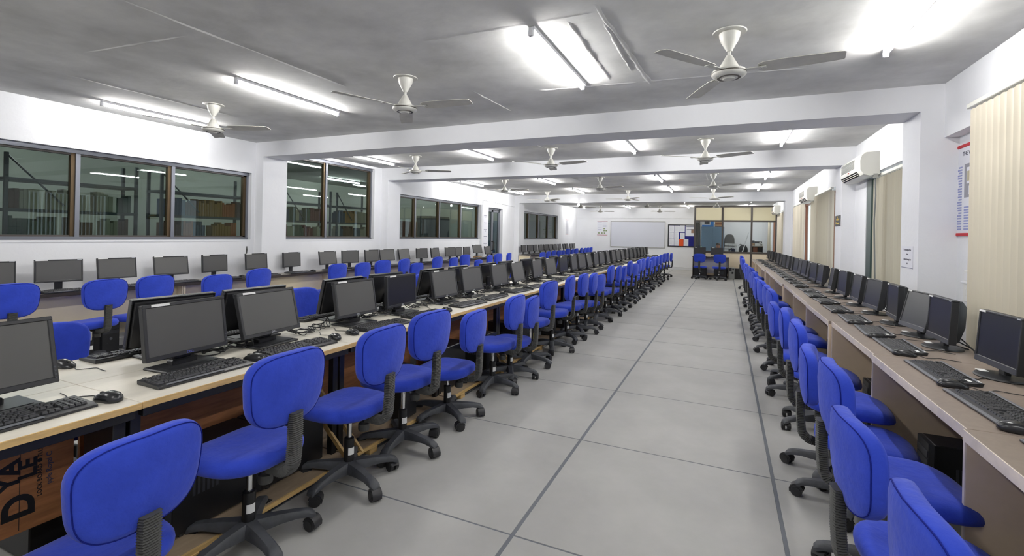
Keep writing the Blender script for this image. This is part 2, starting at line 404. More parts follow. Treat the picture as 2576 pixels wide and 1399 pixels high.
# glass double door
D = tag(bpy.data.objects.new('door_1', None), kind='structure'); COL.objects.link(D); D.location = (XL-0.13, 13.07, 0)
dw, dh = 1.09, 2.27
MB().bar((-0.03, 0, 0), (0.03, 0.05, dh)).bar((-0.03, dw-0.05, 0), (0.03, dw, dh)).bar((-0.03, 0, dh-0.06), (0.03, dw, dh)).build('door_frame', M_alu, D)
for k in range(2):
    a = 0.05+k*0.497; b = a+0.492
    lf = MB().bar((-0.02, a, 0.01), (0.025, a+0.055, dh-0.07)).bar((-0.02, b-0.055, 0.01), (0.025, b, dh-0.07)).bar((-0.02, a, 0.01), (0.025, b, 0.09)).bar((-0.02, a, 0.74), (0.025, b, 0.82)).bar((-0.02, a, dh-0.13), (0.025, b, dh-0.07)).build('door_leaf', M_alu, D)
    MB().bar((-0.004, a+0.05, 0.8), (0.002, b-0.05, dh-0.12)).build('pane', M_glass, lf)
    MB().bar((-0.004, a+0.05, 0.085), (0.008, b-0.05, 0.745)).build('kick_panel', M_cream, lf)
    yy = (b-0.03) if k == 0 else (a+0.03)
    MB().tube([(0.025, yy, 0.92), (0.085, yy, 0.94), (0.085, yy, 1.18), (0.025, yy, 1.20)], 0.013, 8).build('door_handle', M_black, lf)
struct('trim_3', MB().bar((XL, 14.16, 0), (XL+0.004, 14.24, 2.27)), M_wall)

# windows of the right wall (glass behind the blinds)
def window_right(n, y0, y1, z0, z1, mull, m, xo=0.17):
    W = tag(bpy.data.objects.new('window_%d' % n, None), kind='structure'); COL.objects.link(W); W.location = (XR+xo, y0, z0)
    w_, h_ = y1-y0, z1-z0
    MB().bar((-0.03, 0, 0), (0.05, w_, 0.05)).bar((-0.03, 0, h_-0.05), (0.05, w_, h_)).bar((-0.03, 0, 0), (0.05, 0.05, h_)).bar((-0.03, w_-0.05, 0), (0.05, w_, h_)).build('frame', m, W)
    e = [0.04]+[q-y0 for q in mull]+[w_-0.04]
    for q in mull: MB().bar((-0.025, q-y0-0.03, 0.03), (0.04, q-y0+0.03, h_-0.03)).build('mullion', m, W)
    for a, b in zip(e[:-1], e[1:]): MB().bar((-0.002, a, 0.04), (0.004, b, h_-0.04)).build('pane', M_clear, W)
    MB().bar((-0.16, 0, -0.012), (-0.03, w_, 0.0)).build('sill', M_wall, W)
window_right(5, *WR[0], [1.8, 3.1], M_green)
window_right(6, *WR[1], [6.6, 7.36], M_green)
window_right(7, *WR[2], [10.6, 11.9, 12.9, 13.8], M_brownwood)
window_right(8, *WR[3], [16.8, 17.9], M_brownwood)
window_right(9, *WR[4], [20.5, 21.4], M_brownwood)

# ------------------------------------------------------------------ room behind the dark windows
XB = -10.6
struct('floor_library', MB().bar((XB, -1, -0.1), (XL-0.2, 27.5, 0)), M_libfloor)
struct('ceiling_library', MB().bar((XB, -1, H), (XL-0.2, 27.5, H+0.1)), M_libwall)
struct('wall_library', MB().bar((XB-0.1, -1, 0), (XB, 27.5, H)).bar((XB, -1.1, 0), (XL-0.2, -1, H)).bar((XB, 27.4, 0), (XL-0.2, 27.5, H)), M_libwall)
struct('wall_left_extension', MB().bar((XL-0.3, Y1, 0), (XL-0.2, 27.5, H)), M_libwall)
bcol = {'dark red': (112, 40, 44), 'ochre': (176, 130, 60), 'slate blue': (74, 92, 118), 'cream': (196, 188, 166), 'brown': (110, 76, 54), 'dull green': (70, 96, 80), 'orange': (196, 110, 56)}
bm = {k: mat(k.replace(' ', '_')+'_book_cloth', v, 0.7) for k, v in bcol.items()}
bmesh_ = {}
def book_mesh(c, h, t):
    k = (c, h, t)
    if k not in bmesh_: bmesh_[k] = MB().bar((-0.085, 0, 0), (0.085, t, h), 0.003).mesh('book', bm[c])
    return bmesh_[k]
def rack(i, x, y0, y1, pal, desc, shelves=(0.55, 0.95, 1.27, 1.64, 2.02)):
    t = thing('steel_rack', 'grey slotted steel book rack %s behind the dark windows' % desc, 'rack', (x, y0, 0), 0, 'steel racks in the library')
    L = y1-y0
    for a in (-0.17, 0.17):
        for b in (0, L): MB().bar((a-0.018, b-0.018, 0), (a+0.018, b+0.018, 2.32)).build('post', M_rack, t)
    for z in shelves: MB().bar((-0.19, -0.02, z-0.035), (0.19, L+0.02, z)).build('shelf', M_rack, t)
    MB().tube([(0.17, 0, 2.3), (0.17, L*0.4, 1.7)], 0.012, 5).build('brace', M_rack, t)
    for z, lv in ((1.27, 'lower'), (1.64, 'upper')):
        y = 0.04; nb = 0
        while y < L-0.1:
            c = random.choice(pal); run = random.randint(2, 6)
            for _ in range(run):
                tk = random.choice((0.035, 0.045, 0.055)); hh = random.choice((0.22, 0.25, 0.28))
                if y+tk > L-0.04: break
                b = link('book', book_mesh(c, hh, tk), None, (x+0.06, y0+y, z), (0, 0, 0))
                tag(b, '%s book, %s from left, %s shelf of the rack %s' % (c, ORD[nb], lv, desc), 'book', 'books on the %s shelf of the rack %s' % (lv, desc)); nb += 1
                y += tk+0.002
            if random.random() < 0.25: y += 0.12
rack(0, -8.15, 2.75, 4.15, ['cream', 'brown', 'dull green', 'cream'], 'at far left')
rack(1, -8.15, 4.5, 5.95, ['orange', 'ochre', 'brown', 'slate blue'], 'with orange books')
rack(2, -8.3, 6.85, 8.1, ['dark red', 'dull green', 'slate blue', 'cream'], 'with red books')
rack(3, -8.3, 8.3, 9.5, ['brown', 'ochre', 'cream', 'slate blue'], 'past the pillar')
t = thing('steel_cupboard', 'dark grey steel cupboard seen through the third tinted window', 'cupboard', (-8.4, 12.1, 0))
MB().bar((-0.25, 0, 0), (0.25, 1.1, 1.95), 0.008).build('body', M_rack, t)
for k in range(2):
    d = MB().bar((0.25, 0.01+k*0.545, 0.05), (0.268, 0.54+k*0.545, 1.92), 0.004).build('door', M_rack, t)
    MB().bar((0.268, 0.5+k*0.06, 0.95), (0.285, 0.53+k*0.06, 1.08)).build('handle', M_chrome, d)
t = thing('office_table', 'brown office table behind the third tinted window', 'table', (-8.3, 10.4, 0))
MB().bar((-0.4, 0, 0.72), (0.4, 1.3, 0.76), 0.004).build('tabletop', M_brownwood, t)
for a in (-0.35, 0.35):
    for b in (0.05, 1.25): MB().bar((a-0.025, b-0.025, 0), (a+0.025, b+0.025, 0.72)).build('leg', M_brownwood, t)
MB().bar((-0.02, 0.05, 0.76), (0.02, 1.25, 1.75), 0.004).build('back_screen', M_brownwood, t)
t = thing('blue_door_leaf', 'pale blue-grey door standing behind the fourth tinted window', 'door', (XB+0.03, 20.4, 0))
MB().bar((0, 0, 0), (0.05, 1.2, 2.1), 0.005).build('leaf', M_bluecup, t)
MB().lathe([(0.03, 0), (0.03, 0.03)], 12, Matrix.Translation((0.05, 1.05, 1.0)) @ Matrix.Rotation(PI/2, 4, 'Y')).build('knob', M_chrome, t)
t = thing('wall_chart', 'cream notice chart on the wall behind the fourth tinted window', 'chart', (XB+0.01, 22.0, 0.95))
MB().bar((0, 0, 0), (0.015, 1.3, 1.1)).build('sheet', M_cream, t)
mk = MB()
for k in range(7): mk.bar((0.015, 0.1, 0.95-k*0.1), (0.017, 1.1-0.1*(k % 3), 0.97-k*0.1))
mk.build('print_lines', M_ink, t)
# ------------------------------------------------------------------ swivel chair (faces +y, origin on the floor)
def superell(a, b, n, k, N):
    t = 2*PI*k/N; c, s = math.cos(t), math.sin(t)
    return a*math.copysign(abs(c)**(2/n), c), b*math.copysign(abs(s)**(2/n), s)
def seat_mesh():
    N = 40; mb = MB(); prof = [(0.02, 0), (0.3, 0), (0.55, 0.0), (0.75, -0.002), (0.88, -0.008), (0.95, -0.017), (0.99, -0.032), (1.0, -0.048), (0.985, -0.064), (0.93, -0.075), (0.7, -0.081), (0.02, -0.081)]
    rings = []
    for q, dz in prof:
        r = []
        for k in range(N):
            x, y = superell(0.225*q, 0.232*q, 3.0, k, N)
            x *= 1-0.10*max(0, -y)/0.232
            wav = 0.022*(y/0.215)**2*(0.4 if y > 0 else 1.0)-0.03*max(0, (y-0.05)/0.165)**2-0.012*(1-(x/0.225)**2)+0.006
            r.append((x, y+0.03, 0.492+dz+wav*(1 if dz > -0.05 else 0.75)))
        rings.append(r)
    return mb.loft(rings).mesh('seat', M_fabric, ang=70)
def back_pt(q, k, N, y):
    x, z = superell(0.200*q, 0.157*q, 3.3, k, N)
    x *= 1+0.07*(z/0.157)
    return (x, y+0.04*(x/0.200)**2+0.012*(z/0.157)**2, z)
def back_mesh():
    N = 44; prof = [(0.02, -0.036), (0.5, -0.036), (0.85, -0.034), (0.95, -0.031), (0.99, -0.024), (1.0, -0.012), (0.995, 0.006), (0.97, 0.02), (0.9, 0.03), (0.7, 0.037), (0.3, 0.04), (0.02, 0.04)]
    return MB().loft([[back_pt(q, k, N, y) for k in range(N)] for q, y in prof][::-1]).mesh('backrest', M_fabric, ang=70)
def seam_mesh():
    N = 44; rnd = random.Random(3)
    return MB().tube([back_pt(0.972+0.004*rnd.random(), k, N, -0.0295) for k in range(N)], 0.0022, 5, closed=True).mesh('seam', M_seam)
def bellows_mesh():
    pts = [(0, -0.09, 0.405), (0, -0.20, 0.400)]
    for k in range(1, 9):
        a = -PI/2+k*(PI/2)/8*0.96; pts.append((0, -0.20-0.062*math.cos(a), 0.462+0.062*math.sin(a)))
    pts += [(0, -0.268, 0.54), (0, -0.270, 0.67)]
    P = [Vector(p) for p in pts]; seg = [(P[i+1]-P[i]).length for i in range(len(P)-1)]; L = sum(seg)
    def at(s):
        for i, l in enumerate(seg):
            if s <= l or i == len(seg)-1: return P[i].lerp(P[i+1], min(1, s/l)), (P[i+1]-P[i]).normalized()
            s -= l
    rings = []; n = 46
    for k in range(n*2+1):
        s = L*k/(n*2); p, d = at(s); u = Vector((1, 0, 0)); v = d.cross(u)
        big = 1.0 if k % 2 == 0 else 0.84
        a, b = 0.035*big, 0.023*big; r = []
        for q in range(10):
            t = 2*PI*q/10; c, sn = math.cos(t), math.sin(t)
            r.append(p+u*(a*math.copysign(abs(c)**0.6, c))+v*(b*math.copysign(abs(sn)**0.6, sn)))
        rings.append(r)
    return MB().loft(rings).mesh('back_support', M_rubber, ang=25)
def base_mesh():
    mb = MB().lathe([(0.03, 0.062), (0.045, 0.07), (0.048, 0.105), (0.036, 0.122), (0.03, 0.126)], 16)
    for k in range(5):
        a = 2*PI*k/5+PI/2
        M = Matrix.Rotation(a, 4, 'Z'); rings = []
        for (x, zt, zb, wd) in ((0.02, 0.126, 0.066, 0.040), (0.06, 0.123, 0.070, 0.034), (0.13, 0.117, 0.077, 0.029), (0.20, 0.108, 0.078, 0.027), (0.25, 0.098, 0.070, 0.027), (0.276, 0.086, 0.058, 0.026), (0.288, 0.070, 0.056, 0.020)):
            m_ = (zt+zb)/2
            rings.append([M @ Vector(p) for p in ((x, -wd, zb), (x, wd, zb), (x, wd, m_+0.004), (x, wd*0.62, zt), (x, -wd*0.62, zt), (x, -wd, m_+0.004))])
        mb.loft(rings)
    return mb.mesh('star_base', M_plastic, ang=45)
def caster_mesh():
    mb = MB().cyl((0, 0, 0.03), (0, 0, 0.062), 0.009, n=8)
    for s in (-1, 1):
        mb.cyl((s*0.006, 0.012, 0.0255), (s*0.022, 0.012, 0.0255), 0.0255, n=16); mb.cyl((s*0.022, 0.012, 0.0255), (s*0.025, 0.012, 0.0255), 0.018, n=12)
    rings = []
    for k in range(7):
        t = -0.35+k*(PI+0.1)/6; r0, r1 = 0.0265, 0.031
        c, s = math.cos(t), math.sin(t)
        rings.append([(-0.02, 0.012+r0*c, 0.0255+r0*s), (0.02, 0.012+r0*c, 0.0255+r0*s), (0.02, 0.012+r1*c, 0.0255+r1*s), (-0.02, 0.012+r1*c, 0.0255+r1*s)])
    mb.loft(rings)
    return mb.mesh('caster', M_caster, ang=40)
CH = Proto('swivel_chair', None)
CH.add('seat', seat_mesh())
b_ = CH.add('backrest', back_mesh(), (0, -0.245, 0.775), (R(4), 0, 0)); b_.add('seam', seam_mesh())
CH.add('back_support', bellows_mesh())
CH.add('seat_mechanism', MB().box((0, 0.01, 0.412), (0.15, 0.2, 0.022), 0.005).box((0, -0.09, 0.40), (0.07, 0.09, 0.03), 0.006).tube([(0.06, 0.02, 0.408), (0.17, 0.03, 0.402), (0.22, 0.03, 0.40)], 0.006, 6).mesh('seat_mechanism', M_blacksteel))
CH.add('tension_knob', MB().lathe([(0.016, 0.325), (0.029, 0.327), (0.031, 0.335), (0.031, 0.365), (0.02, 0.37), (0.013, 0.388)], 14, Matrix.Translation((0, -0.10, 0))).mesh('tension_knob', M_rubber))
CH.add('gas_piston', MB().cyl((0, 0, 0.14), (0, 0, 0.405), 0.0135, n=14).mesh('gas_piston', M_chrome))
sl_ = CH.add('column_sleeve', MB().lathe([(0.028, 0.085), (0.028, 0.255), (0.025, 0.258), (0.014, 0.26)], 18).mesh('column_sleeve', M_blacksteel))
sl_.add('sticker', MB().loft([[(0.0286*math.cos(t), 0.0286*math.sin(t), z) for t in [R(-150+10*q) for q in range(9)]]+[(0.0289*math.cos(t), 0.0289*math.sin(t), z) for t in [R(-70-10*q) for q in range(9)]] for z in (0.165, 0.205)]).mesh('sticker', M_sticker), label='white paper label on the black column')
st_ = CH.add('star_base', base_mesh())
CM = caster_mesh()
LIFT = ('seat', 'backrest', 'back_support', 'seat_mechanism', 'tension_knob', 'gas_piston')
FOAM = MB().loft([[(0.19, -0.005, -0.02), (0.196, 0.0, -0.02), (0.2, 0.008, -0.02)], [(0.185, -0.015, 0.03), (0.2, -0.002, 0.03), (0.205, 0.012, 0.03)], [(0.188, -0.006, 0.06), (0.2, 0.006, 0.065), (0.2, 0.01, 0.055)]]).mesh('exposed_foam', M_foam)
def foam_mesh(side):
    pts = []
    for z, w_ in ((-0.05, 0.004), (-0.03, 0.009), (0.0, 0.007), (0.02, 0.012), (0.035, 0.004)):
        x, _ = superell(0.212, 0.165, 2.75, 0, 44)
        x = 0.200*(1-abs(z/0.157)**3.3)**(1/3.3)*(1+0.07*(z/0.157))
        yb = 0.04*(x/0.200)**2
        pts.append([(side*(x+0.0025), yb-0.012-w_, z), (side*(x+0.004), yb-0.010, z), (side*(x+0.0025), yb-0.006+w_, z), (side*(x-0.008), yb-0.008, z)])
    return MB().loft(pts).mesh('exposed_foam', M_foam)
FM = {1: foam_mesh(1), -1: foam_mesh(-1)}
def chair(x, y, rz, label, group, lift=0.0, spin=0.0, tear=None, cover=None):
    t = thing('swivel_chair', label, 'chair', (x, y, 0), rz, group)
    stamp(CH, t)
    for o in kids_of(t):
        n = o.name.split('.')[0]
        if n in LIFT: o.location.z += lift
        if n == 'star_base':
            o.rotation_euler.z = spin
            for k in range(5):
                a = 2*PI*k/5+PI/2
                c = link('caster', CM, o, (0.264*math.cos(a), 0.264*math.sin(a), 0), (0, 0, random.uniform(0, 6.28))); c.scale = (1.3, 1.2, 1.2)
        if n == 'backrest' and tear:
            f = link('exposed_foam', FM[tear], o); f['label'] = 'yellow foam showing through a tear'
    return t
def kids_of(t): return list(t.children)

# ------------------------------------------------------------------ monitors (screen faces -y, origin on the desk under the stand)
def frame_panel(w_, h_, t, bez, lowbez, m=M_mon):
    mb = MB()
    mb.bar((-w_/2, 0, h_/2-bez), (w_/2, t, h_/2), 0.003); mb.bar((-w_/2, 0, -h_/2), (w_/2, t, -h_/2+lowbez), 0.003)
    mb.bar((-w_/2, 0, -h_/2+lowbez*0.8), (-w_/2+bez, t, h_/2-bez*0.8), 0.003); mb.bar((w_/2-bez, 0, -h_/2+lowbez*0.8), (w_/2, t, h_/2-bez*0.8), 0.003)
    mb.bar((-w_/2+0.004, 0.010, -h_/2+0.004), (w_/2-0.004, t, h_/2-0.004))
    return mb.mesh('panel', m)
def screen(w_, h_, bez, lowbez, m): return MB().bar((-w_/2+bez, 0.004, -h_/2+lowbez), (w_/2-bez, 0.0095, h_/2-bez)).mesh('screen', m)
def bulge(w0, h0, w1, h1, y0, y1, z1=0, m=M_mon2):
    def rr(w_, h_, y, z): return [(-w_/2, y, z-h_/2), (w_/2, y, z-h_/2), (w_/2, y, z+h_/2), (-w_/2, y, z+h_/2)]
    return MB().loft([rr(w0, h0, y0, 0), rr(w0*0.98, h0*0.97, y0+(y1-y0)*0.35, z1*0.3), rr(w1, h1, y1, z1)]).mesh('back_shell', m)
# A: flat panel with a rectangular foot (centre desk)
MA = Proto('monitor', None)
MA.add('stand_base', MB().box((0, 0.01, 0.006), (0.29, 0.19, 0.012), 0.004).box((0, -0.012, 0.0135), (0.24, 0.1, 0.003)).mesh('stand_base', M_mon))
MA.add('stand_neck', MB().box((0, 0.045, 0.08), (0.095, 0.022, 0.15), 0.004).box((0, 0.035, 0.025), (0.13, 0.05, 0.03), 0.006).mesh('stand_neck', M_mon2))
pa = MA.add('panel', frame_panel(0.42, 0.268, 0.030, 0.017, 0.022), (0, -0.005, 0.197))
pa.add('screen', screen(0.42, 0.268, 0.017, 0.022, M_screen)); pa.add('back_shell', bulge(0.395, 0.245, 0.26, 0.15, 0.029, 0.06, -0.01))
pa.add('top_ridge', MB().loft([[(-0.21, 0.02, z), (-0.21, 0.03, z), (0.21, 0.03, z), (0.21, 0.02, z)] for z in (0.112, 0.134)]).mesh('top_ridge', M_strip2))
pa.add('label_sticker', MB().bar((-0.17, -0.0012, 0.1205), (-0.085, 0.001, 0.1325)).mesh('label_sticker', M_sticker), label='white paper sticker on the bezel')
pa.add('maker_badge', text_mesh('DELL', 0.016, M_badge), (0.0, -0.0012, -0.1225), (PI/2, 0, 0))
pa.add('side_buttons', MB().bar((0.197, -0.0015, -0.075), (0.203, 0.001, -0.069)).bar((0.197, -0.0015, -0.09), (0.203, 0.001, -0.084)).bar((0.197, -0.0015, -0.105), (0.203, 0.001, -0.099)).bar((0.197, -0.0015, -0.118), (0.203, 0.001, -0.112)).mesh('side_buttons', M_strip2))
# L: small widescreen (left wall)
ML = Proto('monitor', None)
ML.add('stand_base', MB().lathe([(0.5, 0), (0.5, 0.008), (0.46, 0.014), (0.2, 0.018)], 24, Matrix.Diagonal((0.24, 0.17, 1, 1))).mesh('stand_base', M_mon))
ML.add('stand_neck', MB().box((0, 0.03, 0.065), (0.065, 0.022, 0.115), 0.004).mesh('stand_neck', M_mon2))
pl = ML.add('panel', frame_panel(0.385, 0.238, 0.03, 0.013, 0.02), (0, 0, 0.212))
pl.add('screen', screen(0.385, 0.238, 0.013, 0.02, M_screen)); pl.add('back_shell', bulge(0.37, 0.22, 0.24, 0.13, 0.029, 0.055))
pl.add('label_sticker', MB().bar((-0.185, -0.0012, 0.108), (-0.09, 0.001, 0.118)).mesh('label_sticker', M_sticker)); pl.add('maker_badge', MB().bar((0.145, -0.0012, 0.109), (0.182, 0.001, 0.116)).mesh('maker_badge', M_badge))
# R: squarer panel with thick back and round foot (right wall)
MR = Proto('monitor', None)
MR.add('stand_base', MB().lathe([(0.118, 0), (0.12, 0.005), (0.115, 0.012), (0.05, 0.02)], 28, Matrix.Diagonal((1.05, 0.9, 1, 1))).mesh('stand_base', M_mon))
MR.add('stand_neck', MB().box((0, 0.012, 0.06), (0.055, 0.03, 0.10), 0.004).box((0, 0.02, 0.11), (0.07, 0.04, 0.06), 0.006).mesh('stand_neck', M_mon2))
MR.add('foot_label', MB().box((-0.06, -0.055, 0.0195), (0.055, 0.035, 0.003)).mesh('foot_label', M_sticker))
pr = MR.add('panel', frame_panel(0.365, 0.285, 0.042, 0.012, 0.034), (0, -0.025, 0.195))
pr.add('screen', screen(0.365, 0.285, 0.012, 0.034, M_screen2)); pr.add('back_shell', bulge(0.34, 0.265, 0.27, 0.13, 0.041, 0.095, 0.035))
pr.add('lower_strip', MB().bar((-0.178, -0.001, -0.14), (0.178, 0.001, -0.112)).mesh('lower_strip', M_strip2))
pr.add('label_sticker', MB().bar((-0.178, -0.0014, 0.130), (-0.12, 0.001, 0.141)).mesh('label_sticker', M_sticker)); pr.add('maker_badge', MB().bar((0.145, -0.0012, 0.133), (0.172, 0.001, 0.138)).mesh('maker_badge', M_badge))
def monitor(P, x, y, z, rz, tilt, label, group, skip=()):
    t = thing('monitor', label, 'monitor', (x, y, z), rz, group)
    stamp(P, t, skip)
    for o in kids_of(t):
        if o.name.startswith('panel'): o.rotation_euler.x = -tilt
    return t

# ------------------------------------------------------------------ keyboards
def key_layout():
    ks = []   # x, row y, width (units of 0.019)
    u = 0.0187; x0 = -0.215
    rows = [(0.062, [(0, 1), (2, 1), (3, 1), (4, 1), (5, 1), (6.5, 1), (7.5, 1), (8.5, 1), (9.5, 1), (11, 1), (12, 1), (13, 1), (14, 1)]),
            (0.036, [(k, 1) for k in range(13)]+[(13, 2)]), (0.0175, [(0, 1.5)]+[(1.5+k, 1) for k in range(12)]+[(13.5, 1.5)]),
            (-0.001, [(0, 1.75)]+[(1.75+k, 1) for k in range(11)]+[(12.75, 2.25)]), (-0.0195, [(0, 2.25)]+[(2.25+k, 1) for k in range(10)]+[(12.25, 2.75)]),
            (-0.038, [(0, 1.5), (1.5, 1), (2.5, 1.5), (4, 6), (10, 1.5), (11.5, 1), (12.5, 1), (13.5, 1.5)])]
    for y, r in rows:
        for c, w_ in r: ks.append((x0+(c+w_/2)*u, y, w_))
    for y in (0.062, 0.036, 0.0175):
        for c in range(3): ks.append((x0+(15.35+c+0.5)*u, y, 1))
    ks.append((x0+16.85*u, -0.0195, 1))
    for c in range(3): ks.append((x0+(15.35+c+0.5)*u, -0.038, 1))
    for y in (0.036, 0.0175, -0.001, -0.0195, -0.038):
        for c in range(4): ks.append((x0+(18.6+c+0.5)*u, y, 1))
    return ks
KEYS = key_layout()
def key_geo(mb, w_, h_, M=None):
    a, b = w_*0.0187/2-0.0008, 0.0085
    c, d = a-0.0022, b-0.0024
    mb.loft([[(-a, -b, 0), (a, -b, 0), (a, b, 0), (-a, b, 0)], [(-c, -d+0.0006, h_), (c, -d+0.0006, h_), (c, d+0.0006, h_), (-c, d+0.0006, h_)]]) if M is None else mb.add([p for z, x, y in ((0, a, b), (h_, c, d)) for p in ((-x, -y, z), (x, -y, z), (x, y, z), (-x, y, z))], [(3, 2, 1, 0), (4, 5, 6, 7), (0, 1, 5, 4), (1, 2, 6, 5), (2, 3, 7, 6), (3, 0, 4, 7)], M)
    return mb
KEYM = {}
for _, _, w_ in KEYS:
    if w_ not in KEYM: KEYM[w_] = key_geo(MB(), w_, 0.008).mesh('key', M_key, ang=20)
mb = MB()
for x, y, w_ in KEYS: key_geo(mb, w_, 0.008, Matrix.Translation((x, y, 0)))
KEYS_ALL = mb.mesh('keys', M_key, ang=20)
mb = MB()
for x, y, w_ in KEYS: key_geo(mb, w_, 0.0035, Matrix.Translation((x, y, 0)))
KEYS_FLAT = mb.mesh('keys', M_key, ang=20)
KB_BODY = MB().loft([[(x, -0.078, 0.002), (x, -0.078, 0.010), (x, -0.06, 0.014), (x, 0.05, 0.019), (x, 0.079, 0.021), (x, 0.082, 0.016), (x, 0.080, 0.003)] for x in (-0.226, -0.222, 0.222, 0.226)]).mesh('shell', M_kbody)
KB_TRIM = MB().bar((-0.19, -0.074, 0.0115), (0.07, -0.056, 0.0150), 0.001).mesh('wrist_bar', M_ksilver)
KB_BODY2 = MB().loft([[(x, -0.088, 0.002), (x, -0.088, 0.008), (x, -0.07, 0.011), (x, 0.065, 0.016), (x, 0.09, 0.022), (x, 0.096, 0.019), (x, 0.09, 0.003)] for x in (-0.232, -0.226, 0.226, 0.232)]).mesh('shell', M_kbody)
KB_EDGE2 = MB().bar((-0.228, -0.0895, 0.0045), (0.228, -0.0715, 0.0125), 0.002).bar((-0.228, 0.078, 0.019), (0.228, 0.092, 0.0235), 0.002).mesh('grey_edge', M_ksilver)
KB_LABEL2 = MB().bar((0.165, 0.044, 0.0175), (0.205, 0.062, 0.0188)).bar((0.19, 0.083, 0.0232), (0.225, 0.089, 0.0242)).mesh('label_sticker', M_sticker)
KB_TEETH = MB()
for k in range(14): KB_TEETH.bar((-0.2+k*0.026, 0.068, 0.014), (-0.186+k*0.026, 0.080, 0.0205))
KB_TEETH = KB_TEETH.mesh('media_keys', M_black)
def spline(P_, st=4):
    sm = []
    for k in range(len(P_)-1):
        p0, p1, p2, p3 = P_[max(0, k-1)], P_[k], P_[k+1], P_[min(len(P_)-1, k+2)]
        for q in range(st):
            t = q/st; sm.append(0.5*((2*p1)+(p2-p0)*t+(2*p0-5*p1+4*p2-p3)*t*t+(3*p1-p0-3*p2+p3)*t**3))
    sm.append(P_[-1]); return sm
def cable_path(pts, jit=0.01):
    out = []
    for i in range(len(pts)-1):
        a, b = Vector(pts[i]), Vector(pts[i+1])
        for k in range(2):
            t = k/2; p = a.lerp(b, t)
            out.append(p+Vector((random.uniform(-jit, jit), random.uniform(-jit, jit), 0)) if (i or k) else p)
    out.append(Vector(pts[-1])); return spline(out)
KB_CABLE = [MB().tube(cable_path([(0.02, 0.08, 0.012), (0.06, 0.13, 0.004), (0.02, 0.2, 0.004), (0.09, 0.27, 0.004)]), 0.0022, 5).mesh('cable', M_cable) for _ in range(3)]
def mouse_mesh():
    rings = []; N = 16
    for q, z in ((0.9, 0.0), (1.0, 0.006), (1.0, 0.015), (0.93, 0.025), (0.78, 0.034), (0.5, 0.039), (0.2, 0.0408), (0.02, 0.041)):
        r = []
        for k in range(N):
            x, y = superell(0.033*q, 0.061*q, 2.5, k, N)
            r.append((x*(1-0.12*(1 if abs(y) < 0.02 else 0)), y-0.004*(z/0.041), z*(1-0.35*max(0, y/0.056)-0.1*max(0, -y/0.056))))
        rings.append(r)
    return MB().loft(rings).mesh('shell', M_mouse, ang=60)
MSH = mouse_mesh()
MBT = MB().bar((-0.001, 0.010, 0.025), (0.001, 0.034, 0.0352)).mesh('button_split', M_black)
MWH = MB().cyl((-0.0035, 0.032, 0.0265), (0.0035, 0.032, 0.0265), 0.0085, n=10).mesh('scroll_wheel', M_rubber)
MCB = [MB().tube(cable_path([(0, 0.05, 0.012), (0.02, 0.1, 0.0035), (-0.03, 0.17, 0.0035), (0.0, 0.26, 0.0035)], 0.006), 0.002, 5).mesh('cable', M_cable) for _ in range(3)]
def keyboard(kind, x, y, z, rz, label, group, single=False):
    t = thing('keyboard', label, 'keyboard', (x, y, z), rz, group)
    if kind == 'A':
        link('shell', KB_BODY, t); link('wrist_bar', KB_TRIM, t)
        if single:
            for kx, ky, kw in KEYS: link('key', KEYM[kw], t, (kx, ky, 0.0145+0.045*(ky+0.06)))
        else:
            o = link('keys', KEYS_ALL, t, (0, 0, 0.0148), (R(2.4), 0, 0)); o['kind'] = 'stuff'
    else:
        link('shell', KB_BODY2, t); link('grey_edge', KB_EDGE2, t); link('label_sticker', KB_LABEL2, t); link('media_keys', KB_TEETH, t)
        if single:
            for kx, ky, kw in KEYS: link('key', KEYM[kw], t, (kx, ky-0.004, 0.0105+0.037*(ky+0.06)))
        else:
            o = link('keys', KEYS_FLAT, t, (0, -0.003, 0.0142), (R(2.1), 0, 0)); o['kind'] = 'stuff'
    link('cable', random.choice(KB_CABLE), t)
    return t
def mouse(x, y, z, rz, label, group):
    t = thing('mouse', label, 'mouse', (x, y, z), rz, group)
    s = link('shell', MSH, t); link('button_split', MBT, t); link('scroll_wheel', MWH, t); link('cable', random.choice(MCB), t)
    return t

# ------------------------------------------------------------------ computer tower (front faces -y)
CPB = MB().box((0, 0, 0.195), (0.18, 0.42, 0.37), 0.005).mesh('case', M_blacksteel)
CPF = MB().loft([[(-0.09, -0.21, z), (0.09, -0.21, z), (0.08, -0.232, z), (-0.08, -0.232, z)] for z in (0.012, 0.378)]).mesh('front_panel', M_mon)
CPD = MB().bar((-0.074, -0.235, 0.30), (0.074, -0.230, 0.338), 0.001).bar((-0.074, -0.235, 0.255), (0.074, -0.230, 0.293), 0.001).mesh('drive_bay', M_strip2)
CPP = MB().cyl((0, -0.231, 0.20), (0, -0.237, 0.20), 0.014, n=14).mesh('power_button', M_ksilver)
CPV = MB()
for k in range(6): CPV.bar((0.0895, -0.12+k*0.022, 0.16), (0.0912, -0.108+k*0.022, 0.27)); CPV.bar((-0.0912, -0.12+k*0.022, 0.16), (-0.0895, -0.108+k*0.022, 0.27))
CPV = CPV.mesh('side_vents', M_strip2)
CPS = MB().bar((0.0898, 0.10, 0.05), (0.0912, 0.15, 0.13)).bar((-0.0912, 0.10, 0.05), (-0.0898, 0.15, 0.13)).mesh('label_sticker', mat('yellow_label', (196, 186, 110), 0.7))
CPT = MB()
for a in (-0.07, 0.07):
    for b in (-0.16, 0.16): CPT.cyl((a, b, 0), (a, b, 0.012), 0.014, n=8)
CPT = CPT.mesh('rubber_feet', M_rubber)
